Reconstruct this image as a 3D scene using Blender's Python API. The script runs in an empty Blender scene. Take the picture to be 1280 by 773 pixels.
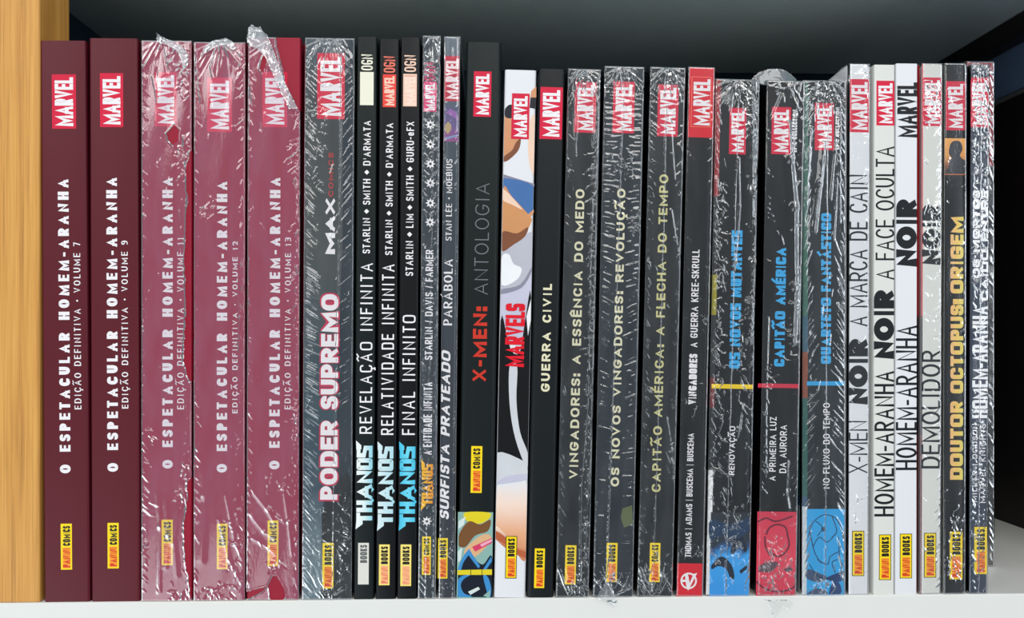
import bpy, math, random
import numpy as np
from mathutils import Vector, Matrix

# ---------------------------------------------------------------- camera, world, lights, exposure
scn = bpy.context.scene
COL = scn.collection
F_PX, CX, CY = 1081.0, 640.0, 386.5          # focal length and centre for the 1280x773 frame
YAW = math.radians(1.71)
HORIZON = 420.0
CAM = Vector((-0.0119, -0.400, 0.12155))
camd = bpy.data.cameras.new('camera')
cam = bpy.data.objects.new('camera', camd)
COL.objects.link(cam)
cam.location = CAM
cam.rotation_euler = (math.pi / 2, 0, -YAW)
camd.sensor_width = 36.0
camd.lens = 36.0 * F_PX / 1280.0
camd.shift_y = (HORIZON - CY) / 1280.0
camd.clip_start = 0.01
scn.camera = cam

scn.view_settings.view_transform = 'Standard'
scn.view_settings.look = 'None'
scn.view_settings.gamma = 1.0
scn.view_settings.exposure = 0.18
scn.view_settings.use_curve_mapping = False

world = bpy.data.worlds.new('room_light')
scn.world = world
world.use_nodes = True
world.node_tree.nodes['Background'].inputs[0].default_value = (0.80, 0.90, 1.0, 1)
world.node_tree.nodes['Background'].inputs[1].default_value = 0.24


def area(name, loc, target, sx, sy, power, col):
    l = bpy.data.lights.new(name, 'AREA')
    l.shape = 'RECTANGLE'
    l.size, l.size_y = sx, sy
    l.energy = power
    l.color = col
    o = bpy.data.objects.new(name, l)
    COL.objects.link(o)
    o.location = loc
    d = Vector(target) - Vector(loc)
    o.rotation_euler = d.to_track_quat('-Z', 'Y').to_euler()
    return o


area('ceiling_lamp', (0.3, -1.5, 1.30), (0, 0, 0.12), 1.2, 0.8, 15, (1.0, 0.98, 0.95))
area('added_left_light', (-1.15, -1.5, 1.05), (0, 0, 0.12), 0.9, 0.8, 8, (1.0, 0.99, 0.97))  # added unseen light from the left, so more film creases glint
area('added_overhead_fill', (0.0, -1.35, 1.75), (0.0, -1.2, 0), 2.6, 2.0, 5.5, (1.0, 0.99, 0.97))  # added wide overhead fill, gives the film creases soft grey streaks
area('added_side_light', (1.5, -1.3, 0.35), (0, 0, 0.12), 0.7, 1.2, 7, (0.85, 0.93, 1.0))  # no known window; added from the right for upright film creases
area('added_low_fill', (-0.85, -0.75, -0.6), (-0.1, 0.15, 0.32), 1.4, 0.8, 7, (0.88, 0.96, 1.0))  # added from below left to brighten the upper shelf's underside


# ---------------------------------------------------------------- helpers
def P(px, py, y=0.0):
    """point of the plane Y = y seen at pixel (px, py) of the 1280x773 frame"""
    a = (px - 640.0) / F_PX
    b = (HORIZON - py) / F_PX
    d = Vector((math.sin(YAW) + a * math.cos(YAW), math.cos(YAW) - a * math.sin(YAW), b))
    t = (y - CAM.y) / d.y
    return CAM + d * t


def lin(c):
    out = []
    for v in c[:3]:
        v /= 255.0
        out.append(v / 12.92 if v <= 0.04045 else ((v + 0.055) / 1.055) ** 2.4)
    return tuple(out) + (1.0,)


MATS = {}
RAMPS = set()


def mat(name, col, rough=0.45, spec=0.3, coat=0.0, bump=0.0, bscale=800.0, vary=0.0):
    if name in MATS:
        return MATS[name]
    m = bpy.data.materials.new(name)
    m.use_nodes = True
    nt = m.node_tree
    b = nt.nodes['Principled BSDF']
    b.inputs['Base Color'].default_value = lin(col)
    b.inputs['Roughness'].default_value = rough
    b.inputs['Specular IOR Level'].default_value = spec
    b.inputs['Coat Weight'].default_value = coat
    b.inputs['Coat Roughness'].default_value = 0.12
    if vary or bump:
        tc = nt.nodes.new('ShaderNodeTexCoord')
        n = nt.nodes.new('ShaderNodeTexNoise')
        n.inputs['Scale'].default_value = bscale
        n.inputs['Detail'].default_value = 3
        nt.links.new(tc.outputs['Object'], n.inputs['Vector'])
        if bump:
            bp = nt.nodes.new('ShaderNodeBump')
            bp.inputs['Strength'].default_value = bump
            bp.inputs['Distance'].default_value = 0.0005
            nt.links.new(n.outputs['Fac'], bp.inputs['Height'])
            nt.links.new(bp.outputs['Normal'], b.inputs['Normal'])
        if vary:
            n2 = nt.nodes.new('ShaderNodeTexNoise')
            n2.inputs['Scale'].default_value = 60
            n2.inputs['Detail'].default_value = 4
            nt.links.new(tc.outputs['Object'], n2.inputs['Vector'])
            mx = nt.nodes.new('ShaderNodeMix')
            mx.data_type = 'RGBA'
            nt.links.new(n2.outputs['Fac'], mx.inputs[0])
            c = lin(col)
            mx.inputs[6].default_value = tuple(v * (1 - vary) for v in c[:3]) + (1,)
            mx.inputs[7].default_value = tuple(min(1, v * (1 + vary)) for v in c[:3]) + (1,)
            nt.links.new(mx.outputs[2], b.inputs['Base Color'])
    MATS[name] = m
    return m


def ramp_mat(name, stops, axis='X', rough=0.45, interp='LINEAR', noise=0.0, coord='Generated'):
    """printed colour that runs along an object's own axis"""
    if name in MATS:
        return MATS[name]
    m = bpy.data.materials.new(name)
    m.use_nodes = True
    nt = m.node_tree
    b = nt.nodes['Principled BSDF']
    b.inputs['Roughness'].default_value = rough
    tc = nt.nodes.new('ShaderNodeTexCoord')
    sp = nt.nodes.new('ShaderNodeSeparateXYZ')
    nt.links.new(tc.outputs[coord], sp.inputs[0])
    cr = nt.nodes.new('ShaderNodeValToRGB')
    cr.color_ramp.interpolation = interp
    els = cr.color_ramp.elements
    els[0].position, els[0].color = stops[0][0], lin(stops[0][1])
    els[1].position, els[1].color = stops[1][0], lin(stops[1][1])
    for p, c in stops[2:]:
        e = els.new(p)
        e.color = lin(c)
    src = sp.outputs[axis]
    if noise:
        n = nt.nodes.new('ShaderNodeTexNoise')
        n.inputs['Scale'].default_value = 90
        n.inputs['Detail'].default_value = 5
        nt.links.new(tc.outputs['Object'], n.inputs['Vector'])
        ma = nt.nodes.new('ShaderNodeMath')
        ma.operation = 'MULTIPLY_ADD'
        nt.links.new(n.outputs['Fac'], ma.inputs[0])
        ma.inputs[1].default_value = noise
        nt.links.new(src, ma.inputs[2])
        mb = nt.nodes.new('ShaderNodeMath')
        mb.operation = 'SUBTRACT'
        nt.links.new(ma.outputs[0], mb.inputs[0])
        mb.inputs[1].default_value = noise * 0.5
        src = mb.outputs[0]
    nt.links.new(src, cr.inputs[0])
    nt.links.new(cr.outputs[0], b.inputs['Base Color'])
    MATS[name] = m
    RAMPS.add(name)
    return m


def film_mat(name, haze=0.03, rough=0.14, refl=1.0, tint=(235, 240, 245), cloud=0.0):
    """clear shrink film: mostly transparent, mirror-like sheen, slight milky scatter"""
    if name in MATS:
        return MATS[name]
    m = bpy.data.materials.new(name)
    m.use_nodes = True
    nt = m.node_tree
    for n in list(nt.nodes):
        nt.nodes.remove(n)
    out = nt.nodes.new('ShaderNodeOutputMaterial')
    tr = nt.nodes.new('ShaderNodeBsdfTransparent')
    gl = nt.nodes.new('ShaderNodeBsdfGlossy')
    gl.inputs['Roughness'].default_value = rough
    df = nt.nodes.new('ShaderNodeBsdfDiffuse')
    df.inputs['Color'].default_value = lin(tint)
    fr = nt.nodes.new('ShaderNodeFresnel')
    fr.inputs['IOR'].default_value = 1.55
    mu = nt.nodes.new('ShaderNodeMath')
    mu.operation = 'MULTIPLY'
    mu.use_clamp = True
    mu.inputs[1].default_value = 1.9 * refl
    nt.links.new(fr.outputs[0], mu.inputs[0])
    mh = nt.nodes.new('ShaderNodeMixShader')
    tc = nt.nodes.new('ShaderNodeTexCoord')
    n = nt.nodes.new('ShaderNodeTexNoise')
    n.inputs['Scale'].default_value = 45
    n.inputs['Detail'].default_value = 6
    mp = nt.nodes.new('ShaderNodeMapping')
    mp.inputs['Scale'].default_value = (3, 1, 0.8)
    nt.links.new(tc.outputs['Object'], mp.inputs[0])
    nt.links.new(mp.outputs[0], n.inputs['Vector'])
    mr = nt.nodes.new('ShaderNodeMapRange')
    mr.inputs[1].default_value = 0.38
    mr.inputs[2].default_value = 0.72
    mr.inputs[3].default_value = haze
    mr.inputs[4].default_value = haze + cloud
    nt.links.new(n.outputs['Fac'], mr.inputs[0])
    nt.links.new(mr.outputs[0], mh.inputs[0])
    nt.links.new(tr.outputs[0], mh.inputs[1])
    nt.links.new(df.outputs[0], mh.inputs[2])
    mg = nt.nodes.new('ShaderNodeMixShader')
    nt.links.new(mu.outputs[0], mg.inputs[0])
    nt.links.new(mh.outputs[0], mg.inputs[1])
    nt.links.new(gl.outputs[0], mg.inputs[2])
    nt.links.new(mg.outputs[0], out.inputs[0])
    # very fine crinkle relief on the film
    n3 = nt.nodes.new('ShaderNodeTexNoise')
    n3.inputs['Scale'].default_value = 420
    n3.inputs['Detail'].default_value = 2
    nt.links.new(mp.outputs[0], n3.inputs['Vector'])
    bp = nt.nodes.new('ShaderNodeBump')
    bp.inputs['Strength'].default_value = 0.12
    bp.inputs['Distance'].default_value = 0.0004
    nt.links.new(n3.outputs['Fac'], bp.inputs['Height'])
    nt.links.new(bp.outputs['Normal'], gl.inputs['Normal'])
    MATS[name] = m
    return m


def mesh_obj(name, verts, faces, mats, fmat=None, parent=None, smooth=False, loc=None):
    me = bpy.data.meshes.new(name)
    me.from_pydata(verts, [], faces)
    for m in mats:
        me.materials.append(m)
    if fmat:
        me.polygons.foreach_set('material_index', fmat)
    if smooth:
        me.polygons.foreach_set('use_smooth', [True] * len(me.polygons))
    me.update()
    o = bpy.data.objects.new(name, me)
    COL.objects.link(o)
    if parent:
        o.parent = parent
    if loc:
        o.location = loc
    return o


def prism(outline, z0, z1):
    """closed xy outline (counter-clockwise from above) extruded from z0 to z1"""
    n = len(outline)
    v = [(x, y, z0) for x, y in outline] + [(x, y, z1) for x, y in outline]
    f = [(i, (i + 1) % n, n + (i + 1) % n, n + i) for i in range(n)]
    f.append(tuple(range(n - 1, -1, -1)))
    f.append(tuple(range(n, 2 * n)))
    return v, f


def box(name, x0, x1, y0, y1, z0, z1, m, parent=None, bevel=0.0):
    v = [(x, y, z) for z in (z0, z1) for y in (y0, y1) for x in (x0, x1)]
    f = [(0, 2, 3, 1), (4, 5, 7, 6), (0, 1, 5, 4), (2, 6, 7, 3), (0, 4, 6, 2), (1, 3, 7, 5)]
    o = mesh_obj(name, v, f, [m], parent=parent)
    if bevel:
        b = o.modifiers.new('bevel', 'BEVEL')
        b.width = bevel
        b.segments = 3
    return o


# ---------------------------------------------------------------- stroke lettering
R = 1
GL = {
    'A': (.72, [[(0, 0), (.5, 1), (1, 0)], [(.2, .32), (.8, .32)]]),
    'B': (.60, [[(0, 0), (0, 1), (.94, 1, R), (.94, .53, R), (0, .53)], [(0, .53), (1, .53, R), (1, 0, R), (0, 0)]]),
    'C': (.62, [[(1, .82), (1, 1, R), (0, 1, R), (0, 0, R), (1, 0, R), (1, .18)]]),
    'D': (.66, [[(0, 0), (0, 1), (1, 1, R), (1, 0, R), (0, 0), (0, 1)]]),
    'E': (.54, [[(1, 1), (0, 1), (0, 0), (1, 0)], [(0, .52), (.88, .52)]]),
    'F': (.52, [[(1, 1), (0, 1), (0, 0)], [(0, .5), (.88, .5)]]),
    'G': (.66, [[(1, .84), (1, 1, R), (0, 1, R), (0, 0, R), (1, 0, R), (1, .44), (.6, .44)]]),
    'H': (.66, [[(0, 0), (0, 1)], [(1, 0), (1, 1)], [(0, .5), (1, .5)]]),
    'I': (.26, [[(.5, 0), (.5, 1)]]),
    'J': (.5, [[(0, .26), (0, 0, R), (1, 0, R), (1, 1)]]),
    'K': (.62, [[(0, 0), (0, 1)], [(1, 1), (0, .4)], [(.3, .56), (1, 0)]]),
    'L': (.5, [[(0, 1), (0, 0), (1, 0)]]),
    'M': (.86, [[(0, 0), (0, 1), (.5, .2), (1, 1), (1, 0)]]),
    'N': (.68, [[(0, 0), (0, 1), (1, 0), (1, 1)]]),
    'O': (.70, [[(0, 0, R), (0, 1, R), (1, 1, R), (1, 0, R), 'c']]),
    'P': (.58, [[(0, 0), (0, 1), (1, 1, R), (1, .44, R), (0, .44)]]),
    'Q': (.70, [[(0, 0, R), (0, 1, R), (1, 1, R), (1, 0, R), 'c'], [(.72, .16), (1, 0)]]),
    'R': (.62, [[(0, 0), (0, 1), (1, 1, R), (1, .46, R), (0, .46)], [(.45, .46), (1, 0)]]),
    'S': (.56, [[(1, .87), (1, 1, R), (0, 1, R), (0, .52, R), (1, .52, R), (1, 0, R), (0, 0, R), (0, .14)]]),
    '$': (.58, [[(1, 1), (0, 1), (0, .56), (1, .44), (1, 0), (0, 0)]]),   # block S without hooks
    'T': (.56, [[(0, 1), (1, 1)], [(.5, 1), (.5, 0)]]),
    'U': (.64, [[(0, 1), (0, 0, R), (1, 0, R), (1, 1)]]),
    'V': (.68, [[(0, 1), (.5, 0), (1, 1)]]),
    'X': (.66, [[(0, 1), (1, 0)], [(0, 0), (1, 1)]]),
    'Y': (.64, [[(0, 1), (.5, .45), (1, 1)], [(.5, .45), (.5, 0)]]),
    'Z': (.58, [[(0, 1), (1, 1), (0, 0), (1, 0)]]),
    'e': (.5, [[(0, .36), (1, .36), (1, .7, R), (0, .7, R), (0, 0, R), (1, 0, R), (1, .12)]]),
    'a': (.5, [[(0, .74), (1, .74, R), (1, 0)], [(1, .45), (0, .45, R), (0, 0, R), (1, 0)]]),
    'n': (.5, [[(0, 0), (0, .74), (1, .74, R), (1, 0)]]),
    'p': (.5, [[(0, -.0), (0, .98), (1, .98, R), (1, .3, R), (0, .3)]]),
    '-': (.34, [[(0, .42), (1, .42)]]),
    '|': (.2, [[(.5, -.1), (.5, 1.1)]]),
    '/': (.3, [[(0, 0), (1, 1)]]),
    "'": (.2, [[(.5, 1), (.5, .7)]]),
    ' ': (.36, []),
    '1': (.36, [[(.1, .8), (.6, 1), (.6, 0)]]),
    '2': (.54, [[(0, .8), (0, 1, R), (1, 1, R), (1, .55), (0, 0), (1, 0)]]),
    '3': (.54, [[(0, 1), (1, 1, R), (1, .54, R), (.3, .54)], [(.3, .54), (1, .54, R), (1, 0, R), (0, 0)]]),
    '7': (.54, [[(0, 1), (1, 1), (.35, 0)]]),
    '9': (.56, [[(1, .5), (0, .5, R), (0, 1, R), (1, 1, R), (1, 0, R), (.1, 0)]]),
    ':': (.2, 'dots'), '.': (.2, 'dot'), '*': (.3, 'bullet'), '#': (.42, 'diamond'), '%': (.9, 'star'),
}
ACC = {'Ã': ('A', '~'), 'Ç': ('C', ','), 'Á': ('A', "'"), 'Ê': ('E', '^'), 'É': ('E', "'"), 'Í': ('I', "'")}


def rounded(pts, W, H, rf, closed):
    """corner rounding in unit space -> list of (x, y)"""
    n = len(pts)
    out = []
    for i, p in enumerate(pts):
        if len(p) < 3 or (not closed and i in (0, n - 1)):
            out.append((p[0], p[1]))
            continue
        a, b = pts[(i - 1) % n], pts[(i + 1) % n]

        def stepto(q):
            dx, dy = q[0] - p[0], q[1] - p[1]
            L = math.hypot(dx, dy)
            lim = 0.5 if len(q) > 2 else 0.98
            fr = min(rf * (1.0 if abs(dx) > abs(dy) else 1.0), 1)
            r = min(L * lim, fr * 0.5 if len(q) > 2 or True else L)
            return (p[0] + dx / L * r, p[1] + dy / L * r)
        A, B = stepto(a), stepto(b)
        K = 6 if rf > .5 else 2
        for k in range(K + 1):
            t = math.pi / 2 * k / K
            out.append((p[0] + (A[0] - p[0]) * (1 - math.sin(t)) + (B[0] - p[0]) * (1 - math.cos(t)),
                        p[1] + (A[1] - p[1]) * (1 - math.sin(t)) + (B[1] - p[1]) * (1 - math.cos(t))))
    return out


def stroke_quads(pts, tx, ty, closed, clip):
    """thick polyline; tx = thickness of upright strokes, ty = of level strokes"""
    q = []
    for p in pts:
        if not q or math.hypot(p[0] - q[-1][0], p[1] - q[-1][1]) > 1e-7:
            q.append(p)
    if closed and math.hypot(q[0][0] - q[-1][0], q[0][1] - q[-1][1]) < 1e-7:
        q.pop()
    # work in a space where the pen is round
    S = [(p[0] / tx, p[1] / ty) for p in q]
    n = len(S)
    Lf, Rt = [], []
    for i in range(n):
        if closed:
            a, b = S[(i - 1) % n], S[(i + 1) % n]
        else:
            a, b = S[max(i - 1, 0)], S[min(i + 1, n - 1)]
        p = S[i]

        def unit(u, v):
            d = (v[0] - u[0], v[1] - u[1])
            L = math.hypot(*d)
            return (d[0] / L, d[1] / L) if L > 1e-9 else None
        d1, d2 = unit(a, p), unit(p, b)
        d1 = d1 or d2
        d2 = d2 or d1
        n1, n2 = (-d1[1], d1[0]), (-d2[1], d2[0])
        m = (n1[0] + n2[0], n1[1] + n2[1])
        L = math.hypot(*m)
        if L < 1e-6:
            m, k = n1, 1.0
        else:
            m = (m[0] / L, m[1] / L)
            c = m[0] * n1[0] + m[1] * n1[1]
            k = min(1 / max(c, .05), 2.6)
        ex = (0, 0)
        if not closed and i == 0:
            ex = (-d2[0] * .5, -d2[1] * .5)
        if not closed and i == n - 1:
            ex = (d1[0] * .5, d1[1] * .5)
        Lf.append((p[0] + ex[0] + m[0] * k * .5, p[1] + ex[1] + m[1] * k * .5))
        Rt.append((p[0] + ex[0] - m[0] * k * .5, p[1] + ex[1] - m[1] * k * .5))

    def back(p):
        x, y = p[0] * tx, p[1] * ty
        if clip:
            x = min(max(x, clip[0]), clip[1])
            y = min(max(y, clip[2]), clip[3])
        return (x, y)
    quads = []
    rng = range(n) if closed else range(n - 1)
    for i in rng:
        j = (i + 1) % n
        quads.append([back(Rt[i]), back(Rt[j]), back(Lf[j]), back(Lf[i])])
    return quads


def text_polys(s, L, H, tx, ty, rf=1.0, gap=.14, wmul=None, slant=0.0, block_s=False):
    """polygons of the text in a box of length L and cap height H"""
    wmul = wmul or {}
    if block_s:
        s = ['$' if ch == 'S' else ch for ch in s]
    ws = []
    for ch in s:
        base = ACC[ch][0] if ch in ACC else ch
        ws.append(GL[base][0] * wmul.get(base, 1.0))
    tot = sum(ws) + gap * (len(s) - 1)
    sc = L / tot
    polys = []
    x = 0.0
    for ch, w in zip(s, ws):
        base, acc = ACC[ch] if ch in ACC else (ch, None)
        W = w * sc
        g = GL[base][1]
        cx = x + W / 2
        if g == 'dots' or g == 'dot':
            r = max(tx, ty) * .62
            for yy in ((r, H * .62) if g == 'dots' else (r,)):
                polys.append([(cx - r, yy - r), (cx + r, yy - r), (cx + r, yy + r), (cx - r, yy + r)])
        elif g in ('bullet', 'diamond', 'star'):
            r = H * {'bullet': .15, 'diamond': .34, 'star': .5}[g]
            if g == 'star':
                pts = []
                for k in range(16):
                    rr = r if k % 2 == 0 else r * .55
                    pts.append((cx + rr * math.cos(k * math.pi / 8), H / 2 + rr * math.sin(k * math.pi / 8)))
                inner = [(cx + r * .26 * math.cos(k * math.pi / 8), H / 2 + r * .26 * math.sin(k * math.pi / 8)) for k in range(16)]
                for k in range(16):
                    j = (k + 1) % 16
                    polys.append([inner[k], pts[k], pts[j], inner[j]])
            else:
                nn = 10 if g == 'bullet' else 4
                polys.append([(cx + r * math.cos(k * 2 * math.pi / nn), H * .5 + r * math.sin(k * 2 * math.pi / nn)) for k in range(nn)])
        else:
            for st in g:
                closed = st[-1] == 'c'
                pts = st[:-1] if closed else st
                u = rounded(pts, W, H, rf, closed)
                ttx, tty = min(tx, W * .48), min(ty, H * .3)
                m = [(x + ttx / 2 + p[0] * max(W - ttx, 1e-6), tty / 2 + p[1] * (H - tty)) for p in u]
                if base in 'I|':
                    m = [(cx, p[1]) for p in m]
                polys += stroke_quads(m, ttx, tty, closed, (x - (W if base in "I|'" else 0), x + W * (2 if base in "I|'" else 1), 0 if base != '|' else -H, H if base != '|' else 2 * H))
        if acc:
            a = min(tx, ty) * .9
            A = {'~': [(.12, 1.12), (.38, 1.24), (.62, 1.12), (.88, 1.24)], ',': [(.5, -.02), (.6, -.2), (.4, -.22)],
                 "'": [(.42, 1.1), (.72, 1.3)], '^': [(.15, 1.1), (.5, 1.28), (.85, 1.1)]}[acc]
            polys += stroke_quads([(x + p[0] * W, p[1] * H) for p in A], a, a, False, None)
        x += W + gap * sc
    if slant:
        polys = [[(p[0] + p[1] * slant, p[1]) for p in q] for q in polys]
    return polys


# ---------------------------------------------------------------- print: flat ink on a spine
class Book:
    pass


class Ink:
    """flat print gathered into one mesh: faces by layer and material"""

    def __init__(self, bk):
        self.bk, self.v, self.f, self.m, self.fm = bk, [], [], [], []
        self.sub, self.top, self.intext, self.smooth = [], 0, False, False
        self.base = getattr(bk, 'art_top', 0)

    def mi(self, m):
        if m not in self.m:
            self.m.append(m)
        return self.m.index(m)

    def poly(self, pts, m, layer=1):
        """points in local metres (x, z)"""
        b = len(self.v)
        self.top = max(self.top, layer)
        y = -0.00002 * (layer + self.base) - 0.0000008 * (len(self.f) % 23)   # overlapping strokes never lie in one plane
        self.v += [(x, y, z) for x, z in pts]
        # face towards -y
        ar = sum(pts[i][0] * pts[(i + 1) % len(pts)][1] - pts[(i + 1) % len(pts)][0] * pts[i][1] for i in range(len(pts)))
        idx = list(range(b, b + len(pts)))
        if ar < 0:
            idx.reverse()
        if abs(ar) < 1e-12:
            del self.v[b:]
            return
        self.f.append(idx)
        self.fm.append(self.mi(m))
        self.sub.append(self.intext)

    def px(self, pts, m, layer=1):
        q = [self.bk.loc2(x, y) for x, y in pts]
        if self.smooth and len(q) > 4:
            n, out = len(q), []
            lim = self.bk.w / 2 - .0002
            for i in range(n):
                a, b, c, d = q[i - 1], q[i], q[(i + 1) % n], q[(i + 2) % n]
                for t in (0, .25, .5, .75):
                    out.append(tuple(.5 * (2 * b[j] + (c[j] - a[j]) * t + (2 * a[j] - 5 * b[j] + 4 * c[j] - d[j]) * t * t +
                                           (3 * b[j] - a[j] - 3 * c[j] + d[j]) * t ** 3) for j in (0, 1)))
            q = [(min(max(x, -lim), lim), min(max(z, .0004), self.bk.h - .0004)) for x, z in out]
        self.poly(q, m, layer)

    def rect(self, x0, x1, y0, y1, m, layer=1):
        """pixel box, turned with the book: x given at the box's middle height"""
        a = self.bk.loc2(x0, (y0 + y1) / 2)[0]
        b = self.bk.loc2(x1, (y0 + y1) / 2)[0]
        t = self.bk.loc2((x0 + x1) / 2, y0)[1]
        u = self.bk.loc2((x0 + x1) / 2, y1)[1]
        self.poly([(a, u), (b, u), (b, t), (a, t)], m, layer)

    def text(self, s, x0, x1, y0, y1, m, tx, ty=None, layer=2, **kw):
        """x0 = cap line, x1 = baseline, y0 = end (upper), y1 = start (lower), in pixels; tx, ty in pixels"""
        ty = tx if ty is None else ty
        k = self.bk.k
        ym = (y0 + y1) / 2
        a = self.bk.loc2(x0, ym)[0]
        b = self.bk.loc2(x1, ym)[0]
        t = self.bk.loc2((x0 + x1) / 2, y0)[1]
        u = self.bk.loc2((x0 + x1) / 2, y1)[1]
        self.intext = True
        for q in text_polys(s, t - u, b - a, tx * k, ty * k, **kw):
            self.poly([(b - p[1], u + p[0]) for p in q], m, layer)
        self.intext = False

    def done(self, name, parent):
        if not self.f:
            return None
        if name in ('spine_art', 'spine_picture'):
            self.bk.art_top = self.top
            o = None
            for m in self.m:            # a printed area with its own colour run is a piece of its own
                if m.name in RAMPS:
                    o = self.piece(name, [i for i in range(len(self.f)) if self.m[self.fm[i]] is m], parent)
            rest = [i for i in range(len(self.f)) if self.m[self.fm[i]].name not in RAMPS]
            return self.piece(name, rest, parent) if rest else o
        boxes = [i for i, t in enumerate(self.sub) if not t]
        if name in ('publisher_logo', 'imprint_label') and boxes and len(boxes) < len(self.f):
            o = self.piece(name, boxes, parent)
            self.piece('logo_lettering' if name == 'publisher_logo' else 'label_lettering', [i for i, t in enumerate(self.sub) if t], o)
            return o
        return self.piece(name, range(len(self.f)), parent)

    def piece(self, name, ids, parent):
        v, f, fm, used = [], [], [], []
        for i in ids:
            b = len(v)
            v += [self.v[j] for j in self.f[i]]
            f.append(list(range(b, len(v))))
            if self.fm[i] not in used:
                used.append(self.fm[i])
            fm.append(used.index(self.fm[i]))
        return mesh_obj(name, v, f, [self.m[j] for j in used], fm, parent)


INK_W = mat('white_ink', (240, 236, 238), .5)
INK_R = mat('logo_red_ink', (214, 22, 62), .45)
INK_DR = mat('logo_dark_ink', (150, 20, 45), .45)
INK_K = mat('black_ink', (22, 24, 28), .4)
INK_Y = mat('label_yellow_ink', (252, 218, 22), .45)
INK_O = mat('label_orange_ink', (250, 160, 40), .45)
INK_RO = mat('label_red_ink', (214, 58, 30), .45)
INK_OL = mat('label_olive_ink', (60, 70, 20), .45)


def logo(ink, x0, x1, y0, y1, bg=None, fg=None, pad=None, rim=True):
    """red box with tall condensed white letters"""
    bg = bg or INK_R
    fg = fg or INK_W
    w = x1 - x0
    if bg != 'none':
        ink.rect(x0, x1, y0, y1, bg, 1)
    p = w * .115 if pad is None else pad
    top = y0 + (y1 - y0) * .055
    bot = y1 - (y1 - y0) * .045
    L = bot - top
    H = w - 2 * p
    tx = L / 6 * .40
    ty = H * .19
    ink.text('MARVEL', x0 + p, x1 - p, top, bot, fg, tx, ty, layer=2, rf=.55, gap=.035,
             wmul={'M': 1.15, 'A': 1.12, 'R': 1.0, 'V': 1.1, 'E': 1.0, 'L': 1.1})


def label(ink, x0, x1, y0, y1, word='BOOKS', bg=None, border=False, c2=None, first=True, c1=None, warm=None):
    bg = bg or INK_Y
    if border:
        ink.rect(x0 - .5, x1 + .5, y0 - .5, y1 + .5, INK_OL, 1)
    ink.rect(x0 + (.4 if border else 0), x1 - (.4 if border else 0), y0 + (.4 if border else 0), y1 - (.4 if border else 0), bg, 2)
    w, h = x1 - x0, y1 - y0
    if first:
        ink.rect(x0 + w * .18, x1 - w * .14, y0 + h * .52, y1 - h * .03, warm or INK_O, 3)
        ink.text('PANINI', x0 + w * .2, x1 - w * .16, y0 + h * .54, y1 - h * .05, c1 or INK_RO, h * .034, w * .1, layer=4, rf=.5, gap=.12, wmul={'I': .8})
    ink.text(word, x0 + w * .2, x1 - w * .16, y0 + h * .05, y0 + h * .48, c2 or INK_K, h * (.03 if len(word) > 5 else .036), w * .12, layer=4, rf=.5, gap=.13, wmul={'I': .8, 'M': 1.1})


# ---------------------------------------------------------------- books
BOOKS = []
GROUP = 'graphic novels standing in the row on the shelf'


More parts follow.
